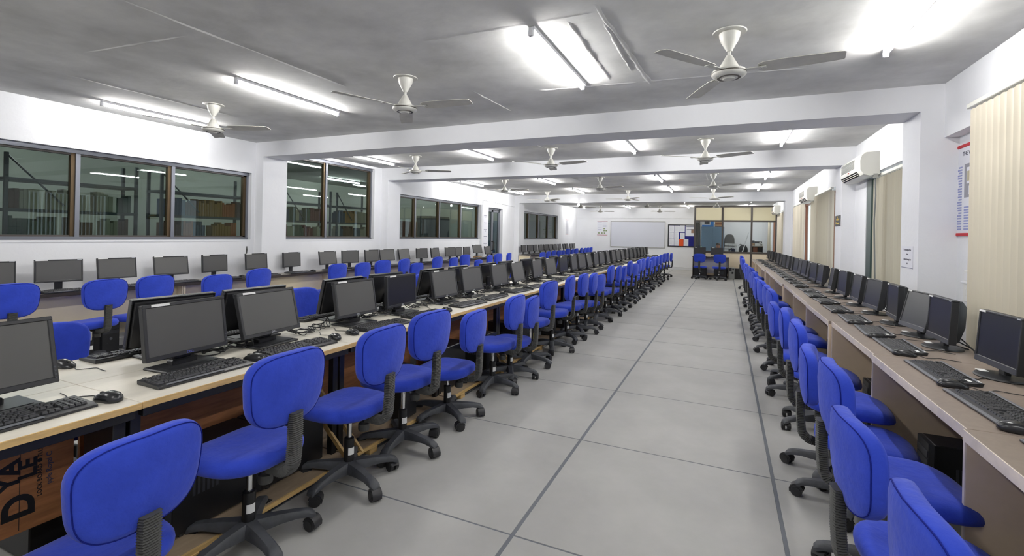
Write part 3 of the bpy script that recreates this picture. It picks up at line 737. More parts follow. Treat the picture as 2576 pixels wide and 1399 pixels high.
def tower(x, y, z, rz, label, group, sticker=False):
    t = thing('computer_tower', label, 'computer', (x, y, z), rz, group)
    for n, me in (('case', CPB), ('front_panel', CPF), ('drive_bay', CPD), ('power_button', CPP), ('side_vents', CPV), ('rubber_feet', CPT)): link(n, me, t)
    if sticker: link('label_sticker', CPS, t)
    return t

# ------------------------------------------------------------------ ceiling fan (origin on the ceiling)
FP = [('mounting_plate', MB().lathe([(0.10, -0.008), (0.103, -0.002), (0.05, 0.0)], 28).mesh('mounting_plate', M_fan)),
      ('canopy', MB().lathe([(0.018, -0.128), (0.022, -0.118), (0.034, -0.095), (0.053, -0.062), (0.062, -0.035), (0.064, -0.012), (0.05, -0.006)], 22).mesh('canopy', M_fan, ang=50)),
      ('downrod', MB().cyl((0, 0, -0.19), (0, 0, -0.10), 0.0115, n=12).cyl((0, 0, -0.165), (0, 0, -0.155), 0.02, n=10).mesh('downrod', M_fan)),
      ('lower_bell', MB().lathe([(0.060, -0.244), (0.058, -0.225), (0.046, -0.205), (0.032, -0.18), (0.024, -0.165), (0.018, -0.16)], 22).mesh('lower_bell', M_fan, ang=50)),
      ('motor_housing', MB().lathe([(0.022, -0.312), (0.036, -0.310), (0.04, -0.302), (0.075, -0.297), (0.098, -0.288), (0.105, -0.278), (0.105, -0.262), (0.098, -0.252), (0.06, -0.243)], 30).mesh('motor_housing', M_fan, ang=40)),
      ('ring_stripe', MB().lathe([(0.1045, -0.2735), (0.1062, -0.2735), (0.1062, -0.2665), (0.1045, -0.2665)], 30).lathe([(0.064, -0.3000), (0.070, -0.3000), (0.070, -0.2965), (0.064, -0.2965)], 30).mesh('ring_stripe', M_fanring))]
def blade_mesh():
    rings = []
    for r, wd in ((0.17, 0.036), (0.2, 0.055), (0.3, 0.062), (0.45, 0.060), (0.59, 0.056), (0.615, 0.053), (0.624, 0.044)):
        tw = -R(13-6*(r-0.17)/0.45); c, s = math.cos(tw), math.sin(tw)
        rings.append([(r, -wd*c, -0.252-wd*s), (r, 0, -0.2475), (r, wd*c, -0.252+wd*s), (r, wd*c, -0.2555+wd*s), (r, 0, -0.2515), (r, -wd*c, -0.2555-wd*s)])
    return MB().loft(rings).mesh('blade', M_blade, ang=40)
BLD = blade_mesh(); BRK = MB().bar((0.085, -0.02, -0.262), (0.215, 0.02, -0.256), 0.002).cyl((0.19, 0.012, -0.266), (0.19, 0.012, -0.255), 0.006, n=8).cyl((0.19, -0.012, -0.266), (0.19, -0.012, -0.255), 0.006, n=8).mesh('blade_bracket', M_fan)
def fan(x, y, a, label):
    t = thing('ceiling_fan', label, 'fan', (x, y, H), 0, 'ceiling fans')
    for n, me in FP: link(n, me, t)
    for k in range(3):
        b = link('blade', BLD, t, None, (0, 0, a+k*2*PI/3)); link('blade_bracket', BRK, b)
    return t
# fluorescent batten (along y)
TB = MB().box((0.012, 0, -0.012), (0.034, 1.24, 0.024), 0.003).mesh('batten', M_batten)
TE = MB().box((0, 0, -0.031), (0.034, 0.026, 0.060), 0.004).mesh('end_holder', M_batten)
TT = MB().cyl((-0.006, -0.595, -0.040), (-0.006, 0.595, -0.040), 0.0135, n=10).mesh('glowing_tube', M_tube)
def tube_light(x, y, label):
    t = thing('tube_light', label, 'lamp', (x, y, H), 0, 'fluorescent tube lights')
    link('batten', TB, t); link('glowing_tube', TT, t)
    for s in (-1, 1): link('end_holder', TE, t, (0, s*0.609, 0))
    return t
# split air conditioner on the right wall (faces -x, origin at wall, near end bottom)
def air_con(y, z, L, label):
    t = thing('air_conditioner', label, 'air conditioner', (XR, y, z), 0, 'wall air conditioners')
    prof = [(0, 0.02), (-0.10, 0.0), (-0.165, 0.02), (-0.20, 0.075), (-0.205, 0.2), (-0.185, 0.265), (-0.14, 0.295), (0, 0.30)]
    MB().loft([[(a*s, yy, b*s+0.15*(1-s)) for a, b in prof] for yy, s in ((0.10, 1), (L-0.02, 1), (L, 0.96))]).build('body', M_ac, t)
    MB().loft([[(a*s, yy, b*s+0.15*(1-s)) for a, b in prof] for yy, s in ((0.0, 0.95), (0.02, 1.0), (0.098, 1.0))]).build('side_cover', M_ac, t)
    g = MB()
    for k in range(9): g.bar((-0.2085, 0.24, 0.125+k*0.0125), (-0.2035, L-0.1, 0.132+k*0.0125))
    g.build('front_grille', M_acgrey, t)
    MB().loft([[(-0.202, yy, 0.072), (-0.168, yy, 0.018), (-0.162, yy, 0.026), (-0.19, yy, 0.078)] for yy in (0.14, L-0.06)]).build('air_outlet', M_black, t)
    for q in (0.35, 0.7):
        x0, z0 = -0.202+0.034*q, 0.072-0.054*q
        MB().loft([[(x0-0.004, yy, z0+0.002), (x0-0.008, yy, z0-0.006), (x0+0.006, yy, z0-0.001)] for yy in (0.15, L-0.07)]).build('louvre', M_ac, t)
    MB().bar((-0.2075, L*0.5, 0.092), (-0.2015, L*0.5+0.05, 0.106)).build('badge', M_red, t)
    MB().bar((-0.06, -0.002, -0.02), (-0.015, 0.03, 0.03)).build('pipe_stub', M_acgrey, t)
    return t
# vertical blind along y at x
VM = {}
def blind(x, y0, y1, z0, z1, pitch, ang, label, group=None, gaps=()):
    t = thing('vertical_blind', label, 'blind', (x, y0, z0), 0, group)
    L, h_ = y1-y0, z1-z0
    MB().bar((-0.025, -0.03, h_), (0.025, L+0.03, h_+0.035), 0.004).build('headrail', M_ac, t)
    k = round(h_, 2)
    if k not in VM:
        rings = []
        for z in (0, 0.02, k*0.5, k-0.03, k-0.016):
            wv = 0.044 if z < k-0.02 else 0.03
            rings.append([(0.004*math.cos(q*1.3), wv*(q/3-1), z) for q in range(7)]+[(0.004*math.cos(q*1.3)-0.0012, wv*(q/3-1), z) for q in range(6, -1, -1)])
        VM[k] = MB().loft(rings).mesh('vane', M_vane, ang=60)
        VM[(k, 'h')] = MB().bar((-0.003, -0.007, k-0.022), (0.003, 0.007, k+0.002)).mesh('vane_clip', M_acgrey)
    n = int(L/pitch)
    for q in range(n):
        yy = (q+0.5)*pitch
        if any(a < yy+y0 < b for a, b in gaps): continue
        v = link('vane', VM[k], t, (0, yy, 0), (0, 0, R(ang+random.uniform(-5, 5))))
        link('vane_clip', VM[(k, 'h')], v)
    return t
# ------------------------------------------------------------------ lights and fans
tn = {0.0: 'added unseen row overhead', 3.45: 'nearest row', 6.9: 'second row', 10.98: 'third row', 13.6: 'fourth row', 18.0: 'fifth row', 21.35: 'last row'}  # row level with the camera is added out of view to light the foreground
cn = ['by the left wall', 'left of the middle', 'right of the middle', 'by the right wall']
for y, xs in ((0.0, (-6.1, -4.0, -1.3, 0.95)), (3.45, (-6.12, -3.99, -1.17, 0.99)), (6.9, (-5.92, -3.77, -1.31, 0.68)), (10.98, (-6.1, -4.02, -1.38, 0.76)), (13.6, (-6.0, -3.98, -1.41, 0.77)), (18.0, (-6.0, -4.0, -1.4, 0.8)), (21.35, (-6.09, -3.98, -1.47, 0.8))):
    for k, x in enumerate(xs):
        if y == 18.0 and k in (0, 1): continue
        tube_light(x, y, 'lit white fluorescent tube light, %s from the camera, %s' % (tn[y], cn[k]))
for k, (x, y) in enumerate(((-8.9, 3.4), (-8.9, 6.6), (-9.2, 9.6), (-9.0, 12.4), (-9.0, 15.6), (-9.0, 19.0), (-9.0, 22.5))):  # tubes put into the library to brighten what shows through the glass
    tube_light(x, y, 'fluorescent tube light added to brighten the room behind the dark windows, %s from the camera' % ORD[k])
fl_n = ['nearest', 'second nearest', 'third', 'fourth', 'fifth', 'farthest']
for r, (y, xs, an) in enumerate(((3.38, (-5.10, -2.56, 0.0), (20, 5, -6)), (6.94, (-5.0, -2.48, -0.27), (28, -15, -26)), (10.68, (-5.02, -2.62, -0.25), (2, -25, -36)), (13.95, (-5.08, -2.60, -0.32), (-35, -52, -40)), (17.4, (-5.0, -2.55, -0.28), (40, -30, -20)), (20.7, (-5.05, -2.53), (30, 10)))):
    for k, x in enumerate(xs):
        fan(x, y, R(an[k]), 'cream three-blade ceiling fan in the %s row, %s column' % (fl_n[r], ('left', 'middle', 'right')[k]))
b = thing('bulb_lamp', 'small round lit lamp hanging under the third beam', 'lamp', (-4.4, 15.08, 2.47))
MB().lathe([(0.01, -0.05), (0.032, -0.035), (0.036, -0.01), (0.02, 0.02)], 14).build('glowing_bulb', M_tube, b); MB().cyl((0, 0, 0.015), (0, 0, 0.07), 0.018).box((0, 0.02, 0.06), (0.05, 0.06, 0.03)).build('bulb_holder', M_batten, b)

# ------------------------------------------------------------------ air conditioners, blinds, wall things
air_con(6.95, 2.235, 1.05, 'ivory split air conditioner nearest the camera on the right wall')
air_con(11.15, 2.235, 1.0, 'ivory split air conditioner above the middle windows of the right wall')
air_con(18.1, 2.30, 0.95, 'ivory split air conditioner nearest the glass partition')
blind(1.58, 1.3, 4.40, 0.72, 2.41, 0.078, 62, 'cream vertical blind nearest the camera at the right edge')
blind(1.70, 5.62, 7.27, 0.74, 2.24, 0.08, 78, 'cream vertical blind under the nearest air conditioner')
blind(1.64, 9.62, 11.55, 0.74, 2.33, 0.08, 76, 'cream vertical blind between the two nearest air conditioners')
blind(1.66, 13.0, 14.68, 0.74, 2.33, 0.085, 40, 'cream vertical blind in front of the third pillar', gaps=((13.3, 13.42), (13.9, 14.0)))
blind(1.66, 15.8, 18.9, 0.74, 2.33, 0.088, 35, 'cream vertical blind beyond the third pillar', gaps=((16.7, 16.85), (17.6, 17.7)))
tag(MB().bar((1.655, 7.53, 0.74), (1.672, 7.62, 2.22), 0.003).build('casing_strip', M_wall), 'white conduit casing standing left of the nearest air conditioner window', 'conduit')
tag(MB().bar((1.662, 7.30, 0.76), (1.74, 7.50, 2.24), 0.003).build('green_gap_strip', M_green), 'dark green strip added in the gap beside the blind under the nearest air conditioner', 'board')  # solid strip stands for the green frame and glass in the gap
cp = [(1.625, 6.98, 2.24), (1.63, 6.97, 2.0), (1.625, 6.99, 1.7), (1.635, 7.0, 1.4), (1.63, 6.95, 1.15), (1.63, 6.93, 0.95), (1.63, 6.9, 0.76)]
tag(MB().tube(cp, 0.008, 6).build('hanging_cord', M_cordgrey), 'grey cord hanging from the nearest air conditioner over the blind', 'cord')
# poster on the recessed wall
P = thing('wall_poster', 'tall printed poster with red rods half hidden behind the nearest blind', 'poster', (XR+0.098, 4.80, 1.53))
MB().bar((-0.004, -0.36, 0.0), (-0.001, 0.36, 0.70)).build('sheet', M_paper, P)
MB().bar((-0.012, -0.37, 0.70), (0.0, 0.37, 0.725), 0.003).build('top_rod', M_red, P); MB().bar((-0.012, -0.37, -0.02), (0.0, 0.37, 0.005), 0.003).build('bottom_rod', M_red, P)
ti = link('lettering', text_mesh('THE VISUAL BASIC', 0.048, M_inkdark, align='LEFT'), P, (-0.0055, 0.235, 0.645)); ti.rotation_euler = Matrix(((0, 0, -1), (-1, 0, 0), (0, 1, 0))).to_euler()
bl = MB(); rd = random.Random(5)
for c in range(24): bl.bar((-0.0058, 0.245, 0.03+c*0.022), (-0.0042, 0.245+0.085*(0.6+0.4*rd.random()), 0.042+c*0.022))
for c in range(9):
    bl.bar((-0.0058, 0.10, 0.03+c*0.022), (-0.0042, 0.20, 0.042+c*0.022)); bl.bar((-0.0058, -0.03, 0.03+c*0.022), (-0.0042, 0.07, 0.042+c*0.022))
bl.build('text_columns', mat('pale_blue_print', (150, 156, 200), 0.8), P)
MB().bar((-0.0056, -0.12, 0.29), (-0.0042, 0.20, 0.56)).build('screen_print', mat('grey_print', (150, 150, 158), 0.8), P)
MB().bar((-0.0062, -0.02, 0.40), (-0.0045, 0.16, 0.53)).bar((-0.0062, -0.02, 0.31), (-0.0045, 0.12, 0.38)).build('window_print', M_paper, P)
MB().bar((-0.0066, 0.075, 0.42), (-0.005, 0.15, 0.50)).build('beige_print', mat('beige_print', (186, 178, 150), 0.8), P)
# switch box
S = thing('switch_box', 'white two-tier switch box on the recessed wall below the poster', 'switch', (XR+0.10, 4.78, 0.99))
MB().bar((-0.03, -0.14, 0), (0, 0.14, 0.25), 0.006).build('box', M_switch, S)
MB().bar((-0.034, -0.12, 0.17), (-0.028, 0.12, 0.23), 0.002).build('upper_plate', M_batten, S); MB().bar((-0.045, -0.13, 0.145), (-0.02, 0.15, 0.16), 0.003).build('ledge', M_batten, S)
for k in range(6): MB().bar((-0.034, -0.10+k*0.036, 0.05), (-0.027, -0.076+k*0.036, 0.11), 0.002).build('switch', M_switch, S)
# notice on the first pillar
N = thing('pillar_notice', 'white paper notice on the pillar face beside the nearest air conditioner blind', 'notice', (1.4985, 5.37, 1.215))
MB().bar((-0.001, -0.14, 0), (0.0, 0.15, 0.20)).build('sheet', M_paper, N)
TR = Matrix(((0, 0, -1), (-1, 0, 0), (0, 1, 0))).to_euler()
for tx, sz, zz in (('Re-arrange all the', 0.026, 0.168), ('chairs', 0.022, 0.128), ('before leaving the', 0.026, 0.082), ('lab', 0.024, 0.045)):
    q = link('lettering', text_mesh(tx, sz, M_inkdark), N, (-0.0015, 0, zz)); q.rotation_euler = TR
MB().bar((-0.0016, -0.14, 0.004), (-0.0008, 0.15, 0.010)).build('torn_edge', M_ink, N)
G = thing('warning_sign', 'small black sign with yellow marks on the second pillar', 'sign', (1.4985, 8.30, 1.665))
MB().bar((-0.006, -0.165, 0), (0.0, 0.165, 0.155), 0.002).build('plate', M_sign, G)
mk = MB()
for a, b, c in ((-0.1, 0.09, 0.10), (0.0, 0.04, 0.13), (-0.11, 0.03, 0.04), (0.06, 0.12, 0.05)):
    mk.bar((-0.0075, a, c-0.014), (-0.0055, b, c+0.012))
mk.build('yellow_marks', M_yellow, G)
# papers on the strip by the door
dp = MB()
for k in range(5): dp.bar((XL+0.0505, 12.70, 1.0+k*0.21), (XL+0.052, 12.98, 1.19+k*0.21))
Dn = thing('door_papers', 'white taped papers in a column beside the glass door', 'notice', (0, 0, 0)); dp.build('sheets', M_paper, Dn)
dq = MB()
for k in range(5): dq.bar((XL+0.052, 12.74, 1.14+k*0.21), (XL+0.0526, 12.94, 1.155+k*0.21)); dq.bar((XL+0.052, 12.80, 1.10+k*0.21), (XL+0.0526, 12.88, 1.112+k*0.21))
dq.build('printed_lines', M_ink, Dn)
tag(MB().loft([[(XL+0.001, 4.99, 1.03), (XL+0.008, 4.995, 1.03), (XL+0.001, 5.0, 1.03)], [(XL+0.001, 4.985, 1.12), (XL+0.012, 5.0, 1.12), (XL+0.001, 5.015, 1.12)], [(XL+0.001, 4.995, 1.18), (XL+0.006, 5.0, 1.18), (XL+0.001, 5.005, 1.18)]]).build('wall_scar', M_rubber), 'small dark plaster scar below the corner of the nearest left window', 'mark')
# far wall: whiteboard, pin board, chart
W = thing('whiteboard', 'large wall-mounted whiteboard in a thin aluminium frame on the far wall', 'whiteboard', (-3.76, Y1-0.002, 0.965))
MB().bar((-1.235, -0.018, 0), (1.235, 0, 1.19)).build('writing_surface', M_board, W)
MB().bar((-1.25, -0.03, -0.012), (1.25, 0, 0.012), 0.003).bar((-1.25, -0.03, 1.178), (1.25, 0, 1.202), 0.003).bar((-1.25, -0.03, 0), (-1.228, 0, 1.19), 0.003).bar((1.228, -0.03, 0), (1.25, 0, 1.19), 0.003).build('frame', M_acgrey, W)
B = thing('pin_board', 'navy pin board with white papers and one orange sheet beside the partition', 'notice board', (-1.74, Y1-0.002, 1.06))
MB().bar((-0.63, -0.02, 0), (0.63, 0, 0.95)).build('felt', M_navy, B)
MB().bar((-0.65, -0.03, -0.025), (0.65, 0, 0.01), 0.003).bar((-0.65, -0.03, 0.94), (0.65, 0, 0.975), 0.003).bar((-0.65, -0.03, -0.02), (-0.61, 0, 0.97), 0.003).bar((0.61, -0.03, -0.02), (0.65, 0, 0.97), 0.003).build('frame', M_blacksteel, B)
for (a, c, w_, h_) in ((-0.60, 0.63, 0.22, 0.30), (-0.37, 0.64, 0.23, 0.29), (-0.13, 0.63, 0.2, 0.31), (-0.6, 0.33, 0.21, 0.29), (-0.38, 0.33, 0.2, 0.3), (-0.12, 0.31, 0.19, 0.29), (-0.6, 0.02, 0.22, 0.3), (-0.37, 0.02, 0.19, 0.3), (0.03, 0.02, 0.2, 0.31)):
    p = MB().bar((a, -0.0225, c), (a+w_, -0.0205, c+h_)).build('paper', M_paper, B)
    q = MB()
    for k in range(6): q.bar((a+0.02, -0.0232, c+h_-0.05-k*0.035), (a+w_*(0.6+0.05*((k*7) % 5)), -0.0222, c+h_-0.043-k*0.035))
    q.build('printed_lines', mat('faint_print', (190, 192, 200), 0.8), p)
MB().bar((-0.17, -0.024, 0.0), (0.02, -0.0205, 0.32)).build('orange_sheet', M_orange, B)
p = MB().bar((0.10, -0.0225, 0.46), (0.58, -0.0205, 0.95)).build('poster_sheet', M_paper, B)
MB().bar((0.13, -0.0234, 0.87), (0.52, -0.0222, 0.90)).bar((0.15, -0.0234, 0.75), (0.45, -0.0222, 0.77)).build('heading_print', M_ink, p)
MB().bar((0.34, -0.0234, 0.60), (0.46, -0.0222, 0.78)).build('photo_print', mat('brown_photo_print', (150, 120, 104), 0.8), p)
MB().bar((0.47, -0.0236, 0.50), (0.575, -0.0222, 0.74)).build('dark_print', mat('dark_blue_print', (46, 60, 90), 0.8), p)
def chart(loc, rz, label, wd, ht):
    c = thing('wall_chart', label, 'poster', loc, rz)
    MB().bar((-wd/2, -0.006, 0), (wd/2, -0.001, ht)).build('sheet', M_paper, c)
    MB().bar((-wd/2, -0.012, -0.015), (wd/2, 0, 0.01), 0.003).bar((-wd/2, -0.012, ht-0.005), (wd/2, 0, ht+0.015), 0.003).build('rods', mat('dull_red_rod', (176, 120, 128), 0.6), c)
    q = MB(); rd = random.Random(2)
    for k in range(5): q.bar((-wd*0.42, -0.0075, ht*(0.9-0.13*k)), (-wd*0.05, -0.0055, ht*(0.93-0.13*k))); q.bar((0.02, -0.0075, ht*(0.9-0.1*k)), (wd*0.4, -0.0055, ht*(0.92-0.1*k)))
    q.build('text_blocks', mat('lilac_print', (176, 180, 200), 0.8), c)
    q = MB()
    for a, b in ((0.06, 0.42), (0.06, 0.27), (0.16, 0.27), (-0.2, 0.1), (-0.05, 0.1), (0.08, 0.1)): q.bar((a, -0.0078, b*ht), (a+0.07, -0.0055, b*ht+0.055))
    q.build('picture_print', mat('green_print', (122, 140, 96), 0.8), c)
chart((-5.42, Y1-0.001, 1.50), 0, 'white wall chart with small green pictures left of the whiteboard', 0.50, 0.65)
chart((XL+0.001, 21.15, 1.5), -PI/2, 'narrow wall chart at the far end of the left wall', 0.42, 0.66)

# ------------------------------------------------------------------ centre double desk
JO = [-0.04+1.17*k for k in range(17)]
XF, XBK, ZT = -2.10, -3.06, 0.75
def drift(y): return -0.0065*max(0, y-1)
for i in range(len(JO)-1):
    a, b = JO[i]+0.002, JO[i+1]-0.002
    xo = drift((a+b)/2)
    T = thing('double_desk', 'pale laminate double desk unit with wood edge, %s from the camera in the middle row' % ORD[i], 'desk', (xo, 0, 0), 0, 'middle row of double desks')
    MB().bar((XBK+0.004, a, ZT-0.026), (-2.5835, b, ZT), 0.0015).bar((-2.5805, a, ZT-0.026), (XF-0.004, b, ZT), 0.0015).build('tabletop', M_lam, T)
    MB().bar((XF-0.004, a, ZT-0.026), (XF+0.002, b, ZT-0.0005), 0.001).build('front_lipping', M_woodedge, T)
    MB().bar((XBK-0.002, a, ZT-0.026), (XBK+0.004, b, ZT-0.0005), 0.001).build('back_lipping', M_woodedge, T)
    for x in (XF-0.05, XBK+0.015): MB().bar((x, a+0.012, ZT-0.064), (x+0.035, b-0.012, ZT-0.027), 0.002).build('steel_rail', M_blacksteel, T)
    for x in (XF-0.12, XBK+0.12):
        for y in (a+0.03, b-0.03): MB().bar((x-0.02, y-0.02, 0.0), (x+0.02, y+0.02, ZT-0.027), 0.002).build('leg', M_blacksteel, T)
    mp = MB().bar((-2.475, a+0.06, 0.26), (-2.457, b-0.06, ZT-0.03)).build('plywood_panel', M_ply, T)
    MB().bar((-2.705, a+0.06, 0.26), (-2.687, b-0.06, ZT-0.03)).build('plywood_panel', M_ply, T)
    pk = MB().bar((-2.62, a+0.005, 0.040), (-2.075, b-0.005, 0.056)).build('plank', mat('raw_wood_board', (168, 148, 122), 0.7, noise=0.2, nscale=5, stretch=(5, 1, 5)), T)
    MB().bar((-2.075, a+0.005, 0.036), (-2.062, b-0.005, 0.058), 0.001).build('plank_lipping', M_woodedge, pk)
    for y in (a+0.18, b-0.18): MB().bar((-2.14, y-0.035, 0.0), (-2.058, y+0.035, 0.040), 0.002).build('plank_block', M_woodedge, pk)
    y = b-0.06 if i % 2 else a+0.06
    MB().loft([[(-2.09, y, 0.058), (-2.09, y+0.016, 0.058), (-2.05, y+0.016, 0.058), (-2.05, y, 0.058)], [(-2.46, y, 0.40), (-2.46, y+0.016, 0.40), (-2.42, y+0.016, 0.40), (-2.42, y, 0.40)]]).build('wood_brace', M_woodedge, T)
    if i == 0:
        TV = Matrix(((0, 0, 1), (0, -1, 0), (1, 0, 0))).to_euler()
        for tx, sz, yy, zz, f in (('D', 0.128, 0.905, 0.362, M_black), ('YA', 0.09, 0.874, 0.492, M_black), ('LE', 0.076, 0.928, 0.50, M_black), ('LOCK BOARD \u25cf FLUS', 0.020, 0.962, 0.475, M_black), ('pple Royal C', 0.025, 0.990, 0.475, M_inkdark)):
            q = link('lettering', text_mesh(tx, sz, f, bold=(0.035*sz if sz > 0.05 else 0.0004)), mp, (-2.4565, yy, zz)); q.rotation_euler = TV
        MB().bar((-2.4568, 0.9015, 0.27), (-2.4562, 0.9035, 0.68)).build('printed_rule', M_black, mp)
        MB().bar((-2.40, 1.075, 0.06), (-2.19, 1.120, 0.70), 0.002).build('end_post', M_blacksteel, T)
FY = [0.80, 1.53, 2.05, 2.80, 3.36, 4.06, 4.63, 5.34, 5.92, 6.66, 7.28, 7.95, 8.6, 9.15, 9.7, 10.3, 10.85, 11.5, 12.15, 12.75, 13.35, 14.05, 14.7, 15.45, 16.15, 16.85, 17.5, 18.15]
FT = [14, 8, 15, 10, 3, 11, 10, 9, 13, 8, 10, 5, 7, 9, 12, 6, 8, 10, 7, 9, 12, 6, 8, 9, 7, 10, 8, 9]
FA = [2, 4, 4, 0, 2, -2, -2, -1, 2, 2, -2, 0, 3, -3, 2, 1, -2, 3, 0, -2, 1, 2, -1, 0, 2, -2, 0, 1]
gA, gB = 'monitors on the aisle side of the middle desks', 'monitors on the far side of the middle desks'
for i, y in enumerate(FY):
    xo = drift(y); near = 'black monitor facing the aisle, %s from the camera on the pale middle desks' % ORD[i]
    if i == 0: near = 'black monitor cut off by the left picture edge on the pale desk'
    if i == 4: near = 'black monitor standing upright with near-black screen, fifth along the pale middle desks'
    sx = -2.52 if i else -2.47
    if i == 1: sx = -2.47
    m_ = monitor(MA, sx+xo, y, ZT, PI/2+R(FA[i]), R(FT[i]), near, gA, skip=(() if i < 12 else ('maker_badge', 'side_buttons')))
    if i == 1:
        for p in m_.children:
            for q in p.children:
                if q.name.startswith('maker_badge'): q.data = text_mesh('DELL', 0.016, M_badgeblue)
    if i in (4, 11):
        for p in m_.children:
            for q in p.children:
                if q.name.startswith('screen'):
                    q.data = q.data.copy(); q.data.materials.clear(); q.data.materials.append(mat('near_black_screen', (22, 22, 24), 0.3))
    keyboard('A', -2.27+xo+random.uniform(-0.012, 0.012), (0.80, 1.47, 2.04)[i] if i < 3 else y+0.02, ZT, PI/2+R(random.uniform(-5, 5) if i > 2 else (2, 0, -2)[i]), 'black keyboard in front of the %s aisle-side monitor on the pale desks' % ORD[i], 'keyboards on the aisle side of the middle desks', single=(i < 4))
    mouse(-2.25+xo+random.uniform(-0.03, 0.02), (1.08, 1.755, 2.33)[i] if i < 3 else y+0.28 if i not in (3, 8) else y-0.3, ZT, PI/2+R(random.uniform(-25, 25)), 'black mouse next to the %s aisle-side keyboard on the pale desks' % ORD[i], 'mice on the aisle side of the middle desks')
    yb = y+(0.10 if i % 2 else 0.07)
    if i: monitor(MA, -2.78+xo, yb, ZT, -PI/2+R(-FA[i]*0.8), R(10+FT[i]*0.3), 'black monitor seen from behind, back to back with the %s aisle-side monitor' % ORD[i], gB, skip=('maker_badge', 'side_buttons', 'label_sticker'))
    if i and i < 16:
        keyboard('A', -2.955+xo, yb-0.04 if i > 1 else 1.56, ZT, -PI/2+R(random.uniform(-4, 4)), 'black keyboard on the far side, behind the %s aisle-side monitor' % ORD[i], 'keyboards on the far side of the middle desks', single=(i == 1))
        if i % 3 == 1: mouse(-2.96+xo if i > 1 else -2.95, yb-0.38 if i > 1 else 1.235, ZT, -PI/2+R(12), 'black mouse on the far side, behind the %s aisle-side monitor' % ORD[i], 'mice on the far side of the middle desks')
for i in range(1, 10):
    y = (FY[i]+FY[i+1])/2 if i < 9 else 6.7
    mb = MB()
    for q in range(5):
        a = random.uniform(-0.2, 0.2)
        pts = [(-2.66+random.uniform(-0.03, 0.03), y-0.2-a*0.3, ZT+0.06+0.04*random.random())]
        for s in range(1, 7): pts.append((-2.60+random.uniform(-0.07, 0.09), y-0.2+0.4*s/7, ZT+0.008+0.03*random.random()))
        pts.append((-2.64, y+0.2, ZT+0.07))
        P_ = [Vector(p) for p in pts]; sm = []
        for k in range(len(P_)-1):
            p0, p1, p2, p3 = P_[max(0, k-1)], P_[k], P_[k+1], P_[min(len(P_)-1, k+2)]
            for t in (0, 0.25, 0.5, 0.75):
                sm.append(0.5*((2*p1)+(p2-p0)*t+(2*p0-5*p1+4*p2-p3)*t*t+(3*p1-p0-3*p2+p3)*t**3))
        sm.append(P_[-1])
        mb.tube([(p.x, p.y, max(p.z, ZT+0.004)) for p in sm], 0.0035, 5)
    tag(mb.build('cable_tangle', M_cable), 'tangle of black cables between the %s and %s aisle-side monitors' % (ORD[i], ORD[i+1]), 'cables', 'cable tangles on the pale desks')
# towers on the plank
TW = [(1.52, 1), (1.97, 0), (2.95, 1), (3.72, 0), (4.35, 1), (5.0, 0), (5.6, 1), (6.3, 0), (6.9, 1), (7.6, 0), (8.2, 1), (8.9, 0), (9.6, 1), (10.4, 0), (11.2, 1), (12.0, 0)]
for i, (y, s) in enumerate(TW):
    side = i < 2 or i % 3 == 0
    tower(-2.29+drift(y) if side else -2.35+drift(y), y, 0.057, (0 if side else PI/2), 'black computer tower on the floor plank under the pale desks, %s from the camera' % ORD[i], 'towers under the middle desks', sticker=(i in (2, 3, 6)))
for i, y in enumerate((1.0, 1.95, 3.0, 4.1, 5.3, 6.4, 7.6, 8.7)):
    tower(-2.87+drift(y), y+0.1, 0.0, -PI/2, 'black computer tower under the far side of the pale desks, %s from the camera' % ORD[i], 'towers under the far side of the middle desks')
bgm = MB(); rr_ = random.Random(9); rings = []
for z, r in ((0, 0.05), (0.02, 0.07), (0.08, 0.075), (0.13, 0.06), (0.16, 0.04), (0.18, 0.02)):
    rings.append([(r*(0.75+0.5*rr_.random())*math.cos(2*PI*k/14), r*(0.75+0.5*rr_.random())*math.sin(2*PI*k/14), z+(0.015*rr_.random() if z > 0 else 0)) for k in range(14)])
tag(bgm.loft(rings).build('plastic_bag', M_bagclear, loc=(-1.87, 1.13, 0.0), ang=60), 'crumpled cloudy plastic bag on the floor between the two nearest chairs', 'bag')

# aisle-side chairs
FC = [(0.90, 0.795, 4), (1.47, 0.935, 2), (2.09, 0.935, 3), (2.58, 0.955, -3), (3.13, 0.875, 5), (3.86, 0.905, 2), (4.24, 0.85, 6), (4.76, 0.96, -4), (5.46, 0.96, 8), (6.06, 0.95, 3), (6.56, 0.92, 6), (7.01, 0.87, -8), (7.68, 0.97, 5), (8.29, 0.93, 8), (8.75, 0.90, 10), (9.34, 0.97, 6), (9.96, 0.89, -14), (10.47, 0.95, 2), (10.97, 0.95, -3), (11.64, 0.96, 8), (12.12, 0.86, 6), (12.75, 0.93, -8), (13.48, 0.92, 4), (14.27, 0.93, 0), (15.17, 0.94, -5), (15.94, 0.94, 3), (17.07, 0.89, 8)]
for i, (y, zt, an) in enumerate(FC):
    lab = 'blue fabric swivel chair, %s from the camera on the aisle side of the pale desks' % ORD[i]
    y *= (1.69-0.6*drift(y))/1.66*(1.012 if i > 4 else 1)
    chair(-1.955+drift(y)*0.6, y, PI/2+R(an), lab, 'chairs on the aisle side of the middle desks', zt-0.945, random.uniform(0, 1.25))
for i, y in enumerate((1.38, 3.1, 5.0, 6.2, 7.5, 9.0, 10.3, 11.6, 12.8, 14.2, 15.6, 17.0)):
    chair(-3.20+drift(y), y, -PI/2+R(random.uniform(-8, 8)), 'blue swivel chair on the far side of the pale desks, %s from the camera' % ORD[i], 'chairs on the far side of the middle desks', 0.0 if i else -0.035, random.uniform(0, 1.25))

